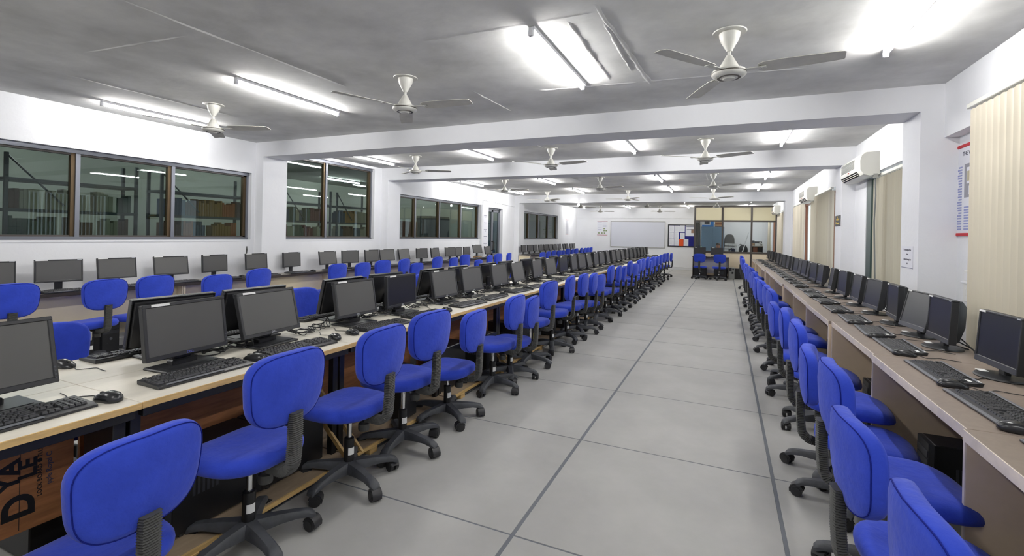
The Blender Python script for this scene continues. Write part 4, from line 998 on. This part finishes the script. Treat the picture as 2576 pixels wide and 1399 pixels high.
# ------------------------------------------------------------------ left wall desks
def left_unit(y0, y1, x0, x1, label, group, side):
    T = thing('computer_desk', label, 'desk', (0, 0, 0), 0, group)
    MB().bar((x0, y0, 0.716), (x1-0.004, y1, 0.75), 0.001).build('tabletop', M_lam3, T)
    MB().bar((x1-0.004, y0, 0.712), (x1+0.003, y1, 0.749), 0.001).build('front_edge', M_edge3, T)
    MB().bar((x1-0.150, y0+0.02, 0.22), (x1-0.135, y1-0.02, 0.712)).build('back_panel', M_panel3, T)
    MB().bar((x0+0.02, y0+0.001, 0), (x1-0.03, y0+0.021, 0.712)).build('side_panel', M_panel3, T); MB().bar((x0+0.02, y1-0.021, 0), (x1-0.03, y1-0.001, 0.712)).build('side_panel', M_panel3, T)
    MB().bar((x1-0.034, y1-0.022, 0), (x1-0.03, y1, 0.712)).build('panel_edge', M_edge3, T)
LJ = [1.4, 3.8, 6.2, 8.6, 10.9, 13.0]
for i in range(5): left_unit(LJ[i]+0.002, LJ[i+1]-0.002, XL+0.18 if True else 0, -6.21, 'cream wall desk with dark front edge under the left windows, %s from the camera' % ORD[i], 'desks along the left wall', i)
for i in range(4): left_unit(15.1+1.6*i, 15.1+1.6*(i+1)-0.004, XL+0.19, -6.05, 'cream wall desk in the far left corner, %s from the glass door' % ORD[i], 'far corner desks along the left wall', i)
LM = [2.10, 2.64, 3.17, 3.76, 4.33, 4.97, 5.61, 6.38, 6.93, 7.53, 8.0, 8.58, 9.25, 9.8, 10.5, 10.88, 11.36, 11.96, 12.61]
for i, y in enumerate(LM):
    up_ = 0.05 if i == 17 else 0
    if up_:
        tag(MB().bar((-6.52, y-0.1, 0.75), (-6.34, y+0.1, 0.80), 0.002).build('riser_box', M_boxwood), 'brown box raising the eighteenth monitor of the left wall desks', 'box')
    monitor(ML, -6.425, y, 0.75+up_, PI/2+R(random.uniform(-12, 8)), R((6, 4, 8, 12, 3, 5, 3, 10, 4, 6, 12, 14, 4, 9, 5, 8, 3, 12, 9)[i]), 'small black monitor along the left wall windows, %s from the camera' % ORD[i], 'monitors along the left wall', skip=(() if i < 9 else ('maker_badge',)))
    keyboard('A', -6.285, y+0.02, 0.75, PI/2+R(random.uniform(-4, 4)), 'black keyboard in front of the %s monitor of the left wall desks' % ORD[i], 'keyboards along the left wall')
    if i % 2 == 0: mouse(-6.28, y+0.29, 0.75, PI/2+R(random.uniform(-20, 20)), 'black mouse beside the %s keyboard of the left wall desks' % ORD[i], 'mice along the left wall')
LC = [(2.05, 0.93, 0), (2.72, 0.92, 5), (3.22, 0.92, 6), (3.94, 0.88, 4), (4.51, 0.92, 8), (5.98, 0.92, 3), (6.57, 0.91, 5), (7.14, 0.93, -3), (7.75, 0.93, 8), (8.21, 0.83, -3), (8.96, 0.93, 4), (9.64, 0.89, 6), (10.22, 0.94, -4), (10.89, 0.79, 2), (11.51, 0.88, 8), (12.08, 0.91, -3), (12.76, 0.91, 10)]
for i, (y, zt, an) in enumerate(LC):
    chair(-6.04+(0.06 if i == 1 else 0), y, PI/2+R(an), 'blue fabric swivel chair at the left wall desks, %s from the camera' % ORD[i], 'chairs along the left wall', zt-0.945, random.uniform(0, 1.25))
    if i < 8 or i % 3 == 0: tower(-6.42, y+0.28, 0, PI/2, 'black computer tower under the left wall desks near the %s chair' % ORD[i], 'towers under the left wall desks')
for i, y in enumerate((14.95, 15.5, 16.03, 16.61, 17.2, 17.72, 18.25, 18.85, 19.45, 19.85, 20.5, 20.95)):
    yy = y+0.3
    monitor(ML, -6.37, yy, 0.75, PI/2+R(random.uniform(-8, 8)), R(random.uniform(4, 13)), 'small black monitor on the far corner desks, %s from the glass door' % ORD[i], 'monitors on the far corner desks', skip=('maker_badge',))
    keyboard('A', -6.17, yy, 0.75, PI/2, 'black keyboard on the far corner desks, %s from the glass door' % ORD[i], 'keyboards on the far corner desks')
for i, (y, zt) in enumerate(((15.42, 0.87), (15.99, 0.88), (16.59, 0.9), (17.19, 0.89), (17.63, 0.88), (18.29, 0.93), (18.89, 0.89), (19.46, 0.92), (20.19, 0.93), (20.78, 0.92), (21.32, 0.92), (21.85, 0.93))):
    chair(-5.95, y, PI/2+R(random.uniform(-5, 8)), 'blue fabric swivel chair at the far corner desks, %s from the glass door' % ORD[i], 'chairs at the far corner desks', zt-0.945, random.uniform(0, 1.25))

# ------------------------------------------------------------------ right wall desks
RJ = [1.08, 2.35, 3.63, 4.93, 6.20, 7.40, 8.62, 9.85, 11.1, 12.35, 13.6, 14.85, 16.1, 17.3, 18.5]
XA, XZ = 0.845, 1.492
for i in range(len(RJ)-1):
    a, b = RJ[i]+0.002, RJ[i+1]-0.002
    T = thing('side_desk', 'taupe laminate desk with chipped pale edges along the right wall, %s from the camera' % ORD[i], 'desk', (0.012*(i % 3-1), 0, 0), 0, 'desks along the right wall')
    MB().bar((XA+0.004, a, 0.722), (XZ, b, 0.75), 0.0015).build('tabletop', M_lam2, T)
    MB().bar((XA, a, 0.705), (XA+0.004, b, 0.7495), 0.001).build('front_edge', M_edge2, T)
    MB().bar((XA+0.004, a+0.02, 0.705), (XA+0.024, b-0.02, 0.722)).build('front_rail', M_panel2, T)
    for y in (a, b-0.018):
        q = MB().bar((XA+0.006, y, 0.0), (XZ-0.02, y+0.018, 0.7215)).build('side_panel', M_panel2, T)
        MB().bar((XA+0.002, y+0.0005, 0.0), (XA+0.006, y+0.0175, 0.705)).build('panel_edge', M_edge2, q)
    MB().bar((XZ-0.05, a+0.018, 0.25), (XZ-0.032, b-0.018, 0.72)).build('back_panel', M_panel2, T)
RM = [2.06, 2.66, 3.33, 4.08, 4.50, 5.05, 5.66, 6.29, 6.97, 7.62, 8.46, 9.1, 9.6, 10.1, 10.6, 11.16, 11.8, 12.52, 13.34, 13.99, 14.82, 15.64, 16.68, 17.41, 18.15]
RK = [2.06, 2.68, 3.28, 3.96, 4.53, 5.14, 5.79, 6.46, 7.08, 7.66, 8.43, 9.07, 9.7, 10.28, 10.85, 11.42, 12.0, 12.65, 13.4, 14.05, 14.8, 15.6, 16.5, 17.3, 18.1]
RA = [0, 10, 4, 0, 8, -3, 6, 0, 3, -4, 2, 6, -3, 4, 0, 5, -3, 2, 4, 0, 3, -2, 4, 0, 3]
RT = [6, 9, 4, 3, 13, 2, 8, 8, 4, 8, 6, 4, 9, 5, 8, 6, 4, 7, 5, 8, 6, 4, 7, 5, 6]
for i, y in enumerate(RM):
    lab = 'black squarish monitor with round foot along the right wall, %s from the camera' % ORD[max(0, i-1)]
    if i: monitor(MR, 1.335, y, 0.75, -PI/2+R(RA[i]), R(RT[i]), lab, 'monitors along the right wall', skip=(() if i < 12 else ('maker_badge',)))
    kx = 1.06+random.uniform(-0.015, 0.015)
    ky = RK[i]
    keyboard('R', kx, ky, 0.75, -PI/2+R(random.uniform(-4, 4)), 'slim black keyboard with grey edges on the right wall desks, %s from the camera' % ORD[i], 'keyboards along the right wall', single=(i in (1, 2)))
    if 0 < i < 22: mouse(kx-0.04, ky-0.285, 0.75, -PI/2+R(random.uniform(-15, 15)), 'black mouse on the right wall desks, %s from the camera' % ORD[i-1], 'mice along the right wall')
    if i < 14:
        tower(1.24, y-0.02 if i not in (1,) else 2.56, 0, -PI/2, 'black computer tower under the right wall desks, %s from the camera' % ORD[i], 'towers under the right wall desks', sticker=False)
RC = [(1.46, 0.845, 2), (2.05, 0.85, 5), (2.50, 0.93, 0), (3.14, 0.86, -8), (3.5, 0.95, -4), (4.3, 0.92, -10), (5.03, 0.88, -2), (5.5, 0.96, 0), (6.08, 0.95, -2), (6.92, 0.94, 3), (7.73, 0.91, -4), (8.3, 0.96, 2), (8.9, 0.90, -3), (9.5, 0.96, 4), (10.3, 0.94, 0), (11.1, 0.88, -6), (11.75, 0.92, 3), (12.4, 0.90, 0), (13.5, 0.97, -3), (15.3, 0.98, 2)]
for i, (y, zt, an) in enumerate(RC):
    lab = 'blue fabric swivel chair at the right wall desks, %s from the camera' % ORD[i]
    if i == 2: lab = 'blue swivel chair with torn cover showing yellow foam, third along the right wall desks'
    chair(0.665+random.uniform(-0.015, 0.015), y, -PI/2+R(an), lab, 'chairs along the right wall', zt-0.945, random.uniform(0, 1.25), tear=(-1 if i in (1, 2, 3) else None))
for i in range(2, 8):
    y = RM[i]
    mb = MB()
    for q in range(2):
        pts = [(1.40, y-0.05+0.03*q, 0.84-0.03*q), (1.44, y-0.14, 0.78), (1.43-0.02*q, y-0.28, 0.755), (1.47, y-0.42, 0.756)]
        mb.tube(cable_path(pts, 0.004), 0.0042, 5)
    tag(mb.build('monitor_cables', M_cable), 'pair of black cables behind the %s monitor along the right wall' % ORD[i-1], 'cables', 'monitor cables along the right wall')
# ------------------------------------------------------------------ small desk before the partition
T = thing('partition_desk', 'grey desk with dark edges standing before the glass partition', 'desk', (-0.475, 18.5, 0))
MB().bar((-0.61, 0, 0.755), (0.61, 0.55, 0.78), 0.002).build('tabletop', M_lam3, T); MB().bar((-0.612, -0.004, 0.752), (0.612, 0.0, 0.781), 0.001).build('front_edge', M_edge3, T)
for x in (-0.60, 0.575): MB().bar((x, 0, 0), (x+0.025, 0.53, 0.755), 0.001).build('side_panel', M_edge3, T)
MB().bar((-0.575, 0.40, 0.18), (0.575, 0.418, 0.755)).build('back_panel', mat('lilac_grey_board', (222, 219, 226), 0.6), T)
for i, x in enumerate((-0.86, -0.27)):
    m_ = monitor(MA, x, 18.86, 0.78, R(2-4*i), R(3), ('black monitor at the left end of the desk before the partition', 'black monitor hiding the seated man before the partition')[i], 'monitors before the partition', skip=('maker_badge', 'side_buttons'))
    for p in m_.children:
        for q in p.children:
            if q.name.startswith('screen'):
                q.data = q.data.copy(); q.data.materials.clear(); q.data.materials.append(mat('near_black_screen', (22, 22, 24), 0.3))
    chair(-0.80+0.62*i, 18.12, R(-4+8*i), ('blue fabric swivel chair at the left half of the partition desk', 'blue fabric swivel chair at the right half of the partition desk')[i], 'chairs at the partition desk', -0.03, 0.3)
    tower(-0.83+0.68*i, 18.72, 0.0, PI/2, ('black computer tower under the left half of the partition desk', 'black computer tower under the right half of the partition desk')[i], 'towers under the partition desk')
    keyboard('A', -0.84+0.6*i, 18.64, 0.78, 0, ('black keyboard under the left monitor before the partition', 'black keyboard under the right monitor before the partition')[i], 'keyboards before the partition')
T = thing('open_computer', 'grey metal computer tower seen from its back beside the partition desk', 'computer', (0.225, 18.82, 0), 0)
MB().box((0, 0, 0.215), (0.19, 0.42, 0.41), 0.004).build('case', M_pcb, T)
MB().bar((-0.085, -0.214, 0.30), (0.0, -0.209, 0.40)).bar((0.02, -0.214, 0.33), (0.075, -0.209, 0.39)).build('power_supply', M_blacksteel, T)
v = MB()
for k in range(7): v.bar((-0.07, -0.213, 0.04+k*0.03), (0.075, -0.209, 0.052+k*0.03))
v.build('slot_covers', M_acgrey, T); MB().bar((0.0, -0.2135, 0.2), (0.06, -0.209, 0.27)).build('rear_fan', M_black, T)
tower(0.50, 18.95, 0, R(90), 'black computer tower on the floor right of the grey open computer', 'towers before the partition')

# ------------------------------------------------------------------ glass partition
YP = 19.30
Q = tag(bpy.data.objects.new('wall_partition', None), kind='structure'); COL.objects.link(Q); Q.location = (0, YP, 0)
PX = [-1.065, -0.105, 0.86, 1.645]
for x in PX: MB().bar((x-0.03, -0.03, 0), (x+0.03, 0.03, 2.66), 0.003).build('post', M_darkframe, Q)
for z in (0.03, 0.945, 2.10, 2.635):
    for a, b in zip(PX[:-1], PX[1:]): MB().bar((a+0.03, -0.026, z-0.03), (b-0.03, 0.026, z+0.03), 0.003).build('rail', M_darkframe, Q)
for a, b in zip(PX[:-1], PX[1:]):
    MB().bar((a+0.03, -0.008, 0.06), (b-0.03, 0.008, 0.915)).build('low_panel', M_cream2, Q)
    MB().bar((a+0.03, -0.008, 2.13), (b-0.03, 0.008, 2.605)).build('top_panel', M_cream, Q)
    MB().bar((a+0.03, -0.003, 0.975), (b-0.03, 0.003, 2.07)).build('pane', M_clear, Q)
Q2 = tag(bpy.data.objects.new('wall_partition_side', None), kind='structure'); COL.objects.link(Q2); Q2.location = (-1.065, YP, 0)
for y in (1.15, 2.3, 3.36): MB().bar((-0.03, y-0.03, 0), (0.03, y+0.03, 2.66), 0.003).build('post', M_darkframe, Q2)
ys = [0.03, 1.12, 1.18, 2.27, 2.33, 3.33]
for a, b in zip(ys[::2], ys[1::2]):
    for z in (0.03, 0.945, 2.10, 2.635): MB().bar((-0.026, a, z-0.03), (0.026, b, z+0.03), 0.003).build('rail', M_darkframe, Q2)
    MB().bar((-0.008, a, 0.06), (0.008, b, 0.915)).build('low_panel', M_cream2, Q2); MB().bar((-0.008, a, 2.13), (0.008, b, 2.605)).build('top_panel', M_cream, Q2); MB().bar((-0.003, a, 0.975), (0.003, b, 2.07)).build('pane', M_clear, Q2)
# cabin contents
T = thing('steel_almirah', 'blue-grey steel cupboard inside the glass cabin', 'cupboard', (-0.50, 22.25, 0))
MB().box((0, 0, 0.97), (0.9, 0.48, 1.94), 0.006).build('body', M_bluecup, T)
for s in (-1, 1):
    d = MB().box((s*0.222, -0.247, 0.98), (0.436, 0.016, 1.82), 0.004).build('door', M_bluecup, T); MB().box((s*0.04, -0.265, 1.0), (0.02, 0.02, 0.14), 0.003).build('handle', M_chrome, d)
T = thing('printed_carton', 'blue and white printed carton on top of the steel cupboard', 'box', (-0.70, 22.2, 1.945))
MB().box((0, 0, 0.13), (0.46, 0.3, 0.26), 0.003).build('carton', M_paper, T); MB().box((0, -0.151, 0.035), (0.46, 0.004, 0.07)).box((0.17, -0.151, 0.15), (0.12, 0.004, 0.2)).build('blue_print', M_bluepanel, T); MB().box((-0.03, -0.152, 0.17), (0.2, 0.004, 0.12)).build('photo_print', M_strip2, T)
T = thing('file_stack', 'stack of brown files on top of the steel cupboard', 'files', (-0.27, 22.2, 1.945))
for k in range(6): MB().box((random.uniform(-0.01, 0.01), 0, 0.02+k*0.042), (0.30, 0.28, 0.038), 0.003).build('file', (M_brownwood, M_boxwood, M_ply)[k % 3], T)
T = thing('cabin_table', 'grey table across the back of the glass cabin', 'table', (0.75, 21.45, 0))
MB().bar((-0.78, -0.4, 0.88), (0.82, 0.42, 0.92), 0.003).build('tabletop', M_lam3, T)
for x in (-0.72, 0.76):
    for y in (-0.34, 0.36): MB().bar((x-0.025, y-0.025, 0), (x+0.025, y+0.025, 0.88)).build('leg', M_darkframe, T)
for k in range(3):
    T = thing('box_file_row', ('lowest', 'middle', 'topmost')[k]+' row of white box files stacked on the cabin table', 'files', (0.2, 21.25, 0.921+0.115*k), 0, 'white box files in the cabin')
    for q in range(3 if k else 2): MB().box((-0.15+0.152*q+(0.15 if (k == 0 and q) else 0), 0, 0.055), (0.146, 0.26, 0.085), 0.003).build('box_file', M_binder, T)
    MB().box((0, 0, 0.006), (0.46, 0.27, 0.01)).build('black_tray', M_black, T)
T = thing('office_chair', 'dark high-backed office chair inside the glass cabin', 'chair', (0.16, 22.28, 0), R(180))
MB().loft([[(0.2*q*math.copysign(abs(math.cos(t))**0.7, math.cos(t))*(1+0.25*max(0, -math.sin(t))), -0.22+y, 1.30+0.34*q*math.copysign(abs(math.sin(t))**0.8, math.sin(t))) for t in [2*PI*k/24 for k in range(24)]] for q, y in ((0.05, -0.03), (0.9, -0.03), (1, 0), (0.9, 0.04), (0.05, 0.05))]).build('backrest', mat('grey_mesh_back', (84, 82, 80), 0.9), T)
MB().box((0, -0.255, 1.28), (0.05, 0.012, 0.62), 0.003).build('spine', M_ksilver, T); MB().box((0, 0.02, 0.47), (0.46, 0.44, 0.09), 0.03).build('seat', M_black, T); MB().cyl((0, 0, 0.05), (0, 0, 0.44), 0.025).build('column', M_blacksteel, T); link('star_base', st_.me, T, (0, 0, -0.056)); MB().box((0, -0.22, 0.70), (0.06, 0.03, 0.6), 0.005).build('back_bar', M_blacksteel, T)
def bag(loc, s, label):
    rings = []
    for z, r in ((0, 0.9), (0.08, 1), (0.5, 0.95), (0.8, 0.7), (0.95, 0.4), (1, 0.1)): rings.append([(loc[0]+s[0]*r*math.copysign(abs(math.cos(t))**0.7, math.cos(t)), loc[1]+s[1]*r*math.sin(t), loc[2]+s[2]*z) for t in [2*PI*k/18 for k in range(18)]])
    T = thing('backpack', label, 'bag', (0, 0, 0)); MB().loft(rings).build('body', M_bag, T); MB().tube([(loc[0]-0.05, loc[1], loc[2]+s[2]*0.97), (loc[0]-0.1, loc[1]-0.02, loc[2]+s[2]*1.06), (loc[0]-s[0]*1.0, loc[1], loc[2]+s[2]*0.85)], 0.012, 6).build('strap', M_black, T)
bag((0.66, 21.3, 0.921), (0.17, 0.1, 0.30), 'black backpack slumped on the cabin table beside the white files')
bag((0.30, 21.08, 0.921), (0.07, 0.06, 0.14), 'small black pouch in front of the white box files')
tag(MB().cyl((0.34, 20.31, 0.0), (0.83, 20.82, 1.69), 0.018, n=10).build('leaning_pole', M_binder), 'pale grey pole leaning inside the cabin beside the partition post', 'pole')
T = thing('equipment_rack', 'small glass-fronted equipment rack on the cabin table', 'rack', (1.15, 21.45, 0.921))
MB().box((0, 0, 0.245), (0.44, 0.36, 0.02), 0.003).build('top_board', M_lam3, T)
for x in (-0.2, 0.2):
    for y in (-0.16, 0.16): MB().box((x, y, 0.12), (0.02, 0.02, 0.235)).build('post', M_blacksteel, T)
MB().box((0, 0.16, 0.12), (0.4, 0.01, 0.23)).build('back_panel', M_darkframe, T); MB().box((-0.05, 0, 0.11), (0.16, 0.2, 0.2), 0.01).build('wooden_box', M_brownwood, T)
T = thing('white_projector', 'white projector on top of the cabin equipment rack', 'projector', (1.22, 21.4, 1.178)); MB().box((0, 0, 0.05), (0.28, 0.24, 0.09), 0.012).build('body', M_binder, T); MB().cyl((0.08, -0.12, 0.05), (0.08, -0.135, 0.05), 0.03, n=16).build('lens', M_black, T)
T = thing('black_projector', 'dark projector stacked on the white projector', 'projector', (1.2, 21.4, 1.275)); MB().box((0, 0, 0.045), (0.26, 0.22, 0.08), 0.01).build('body', M_strip2, T); MB().cyl((0.06, -0.11, 0.045), (0.06, -0.122, 0.045), 0.028, n=16).build('lens', M_binder, T)
T = thing('carton_pair', 'two cardboard cartons beside the projectors in the cabin', 'box', (1.01, 21.42, 1.178)); MB().box((0, 0, 0.06), (0.12, 0.2, 0.11), 0.002).build('carton', M_boxwood, T); MB().box((0, 0, 0.17), (0.11, 0.18, 0.1), 0.002).build('carton', M_strip2, T)
rings = []
for z, s in ((0.9, 1.5), (1.4, 1.1), (2.0, 0.9), (2.42, 0.85)):
    rings.append([(1.57+0.03*math.sin(k*1.6), 21.2+(k/28-0.5)*1.3*s*0.8, z) for k in range(29)]+[(1.575+0.03*math.sin(k*1.6), 21.2+(k/28-0.5)*1.3*s*0.8, z) for k in range(28, -1, -1)])
T = thing('cabin_curtain', 'pale gathered curtain at the window inside the glass cabin', 'curtain', (0, 0, 0)); MB().loft(rings).build('cloth', M_vane, T, ang=80); MB().cyl((1.6, 20.4, 2.44), (1.6, 22.1, 2.44), 0.012).build('rod', M_acgrey, T)
T = thing('water_bottle', 'green-capped bottle on the ledge inside the glass cabin', 'bottle', (-0.86, 20.0, 0.92)); MB().lathe([(0.035, 0), (0.037, 0.02), (0.036, 0.16), (0.016, 0.2), (0.014, 0.22)], 14).build('body', M_green2, T); MB().cyl((0, 0, 0.215), (0, 0, 0.24), 0.018).build('cap', M_green, T)
T = thing('cabin_desk', 'brown desk behind the glass partition where the man sits', 'desk', (-0.45, 20.0, 0))
MB().bar((-0.5, -0.35, 0.72), (0.45, 0.3, 0.76), 0.003).build('tabletop', M_brownwood, T); MB().bar((-0.52, -0.2, 0.76), (-0.3, 0.1, 0.92), 0.003).build('side_shelf', M_brownwood, T)
for x in (-0.46, 0.41):
    for y in (-0.3, 0.25): MB().bar((x-0.025, y-0.025, 0), (x+0.025, y+0.025, 0.72)).build('leg', M_brownwood, T)
T = thing('office_chair', 'dark office chair under the seated man in the cabin', 'chair', (-0.26, 20.72, 0), R(180))
MB().box((0, 0, 0.42), (0.44, 0.42, 0.06), 0.02).build('seat', M_black, T); MB().box((0, -0.24, 0.72), (0.4, 0.05, 0.34), 0.02).build('backrest', M_black, T); MB().box((0, -0.235, 0.52), (0.05, 0.02, 0.26)).build('back_bar', M_blacksteel, T); MB().cyl((0, 0, 0.05), (0, 0, 0.4), 0.025).build('column', M_blacksteel, T); link('star_base', st_.me, T, (0, 0, -0.056))

# ------------------------------------------------------------------ seated man behind the glass
def skin_body():
    V = [(0, 0, 0.50), (0, 0.0, 0.62), (0, -0.02, 0.78), (0, -0.05, 0.93), (0, -0.065, 1.00), (0, -0.085, 1.06),     # pelvis, belly, chest, shoulders, neck, head base
         (-0.10, -0.02, 0.49), (-0.12, -0.40, 0.50), (-0.12, -0.40, 0.12), (-0.12, -0.48, 0.04),
         (0.10, -0.02, 0.49), (0.12, -0.40, 0.50), (0.12, -0.40, 0.12), (0.12, -0.48, 0.04),
         (-0.17, -0.05, 0.92), (-0.23, -0.12, 0.74), (-0.16, -0.38, 0.775), (-0.14, -0.46, 0.775),
         (0.17, -0.05, 0.92), (0.23, -0.12, 0.74), (0.16, -0.38, 0.775), (0.14, -0.46, 0.775)]
    E = [(0, 1), (1, 2), (2, 3), (3, 4), (4, 5), (0, 6), (6, 7), (7, 8), (8, 9), (0, 10), (10, 11), (11, 12), (12, 13), (3, 14), (14, 15), (15, 16), (16, 17), (3, 18), (18, 19), (19, 20), (20, 21)]
    Rr = [0.14, 0.135, 0.14, 0.11, 0.052, 0.05, 0.09, 0.065, 0.045, 0.04, 0.09, 0.065, 0.045, 0.04, 0.06, 0.045, 0.03, 0.028, 0.06, 0.045, 0.03, 0.028]
    me = bpy.data.meshes.new('body'); me.from_pydata(V, E, [])
    o = bpy.data.objects.new('skin_tmp', me); COL.objects.link(o)
    o.modifiers.new('skin', 'SKIN'); s = o.modifiers.new('sub', 'SUBSURF'); s.levels = s.render_levels = 2
    for i, d in enumerate(me.skin_vertices[0].data): d.radius = (Rr[i], Rr[i]*(0.75 if i in (1, 2, 3) else 1)); d.use_root = (i == 0)
    bpy.context.view_layer.update()
    m2 = bpy.data.meshes.new_from_object(o.evaluated_get(bpy.context.evaluated_depsgraph_get())); bpy.data.objects.remove(o)
    m2.name = 'body'; m2.materials.clear()
    for m in (M_shirt, M_trouser, M_skin): m2.materials.append(m)
    for p in m2.polygons:
        c = p.center; p.use_smooth = True
        p.material_index = 2 if (c.z > 1.005 or (c.y < -0.37 and 0.7 < c.z < 0.83)) else (1 if c.z < 0.57 else 0)
    return m2
PM = thing('person', 'man with short dark hair seated low behind the glass partition', 'person', (-0.26, 20.70, 0.0), 0)
link('body', skin_body(), PM)
hd = MB(); rings = []
for z, rx, ry, oy in ((1.03, 0.03, 0.04, -0.105), (1.05, 0.05, 0.065, -0.11), (1.08, 0.062, 0.08, -0.105), (1.12, 0.070, 0.088, -0.10), (1.16, 0.074, 0.094, -0.095), (1.20, 0.073, 0.094, -0.092), (1.235, 0.062, 0.082, -0.09), (1.258, 0.038, 0.05, -0.09), (1.265, 0.008, 0.01, -0.09)):
    rings.append([(rx*math.cos(2*PI*k/20), oy+ry*math.sin(2*PI*k/20), z) for k in range(20)])
hd.loft(rings); hd.loft([[(-0.012, -0.185, 1.105), (0.012, -0.185, 1.105), (0, -0.208, 1.108)], [(-0.009, -0.185, 1.15), (0.009, -0.185, 1.15), (0, -0.192, 1.15)]])
for s in (-1, 1): hd.loft([[(s*0.072, -0.095+0.022*math.cos(2*PI*k/8)*q, 1.125+0.032*math.sin(2*PI*k/8)*q) for k in range(8)] if s > 0 else [(s*0.072, -0.095-0.022*math.cos(2*PI*k/8)*q, 1.125+0.032*math.sin(2*PI*k/8)*q) for k in range(8)] for q in (0.7, 0.3)]).box((s*0.077, -0.09, 1.125), (0.014, 0.03, 0.05), 0.005)
H_ = hd.build('head', M_skin, PM, ang=60)
ey = MB()
for s in (-1, 1): ey.box((s*0.028, -0.186, 1.148), (0.024, 0.01, 0.010), 0.003)
ey.build('eyes', M_inkdark, H_); MB().box((0, -0.187, 1.075), (0.04, 0.012, 0.009), 0.003).build('mouth', mat('lip_brown', (120, 70, 62), 0.6), H_)
rings = []
for z, f, cut in ((1.13, 1.05, 0.45), (1.17, 1.07, 0.62), (1.205, 1.08, 0.95), (1.24, 1.10, 1.0), (1.268, 0.75, 1.0), (1.278, 0.1, 1.0)):
    rx, ry = (0.074*f, 0.095*f) if z < 1.22 else ((0.066*f, 0.086*f) if z < 1.25 else (0.05*f, 0.065*f))
    rings.append([(rx*math.cos(t), -0.088+ry*max(math.sin(t), -cut+0.0), z) for t in [2*PI*k/20 for k in range(20)]])
MB().loft(rings).build('hair', M_hair, H_, ang=60)
for s in (-1, 1):
    hb = MB().box((s*0.14, -0.50, 0.775), (0.075, 0.08, 0.024), 0.008)
    for k, L in enumerate((0.060, 0.072, 0.068, 0.052)): hb.tube([(s*0.14-0.028+k*0.0185, -0.535, 0.778), (s*0.14-0.028+k*0.0185, -0.535-L*0.6, 0.782), (s*0.14-0.028+k*0.0185, -0.535-L, 0.770)], [0.009, 0.008, 0.006], 6)
    hb.tube([(s*0.14-s*0.036, -0.49, 0.775), (s*0.14-s*0.06, -0.52, 0.774), (s*0.14-s*0.066, -0.545, 0.771)], [0.011, 0.009, 0.007], 6)
    hb.build('hand', M_skin, PM)
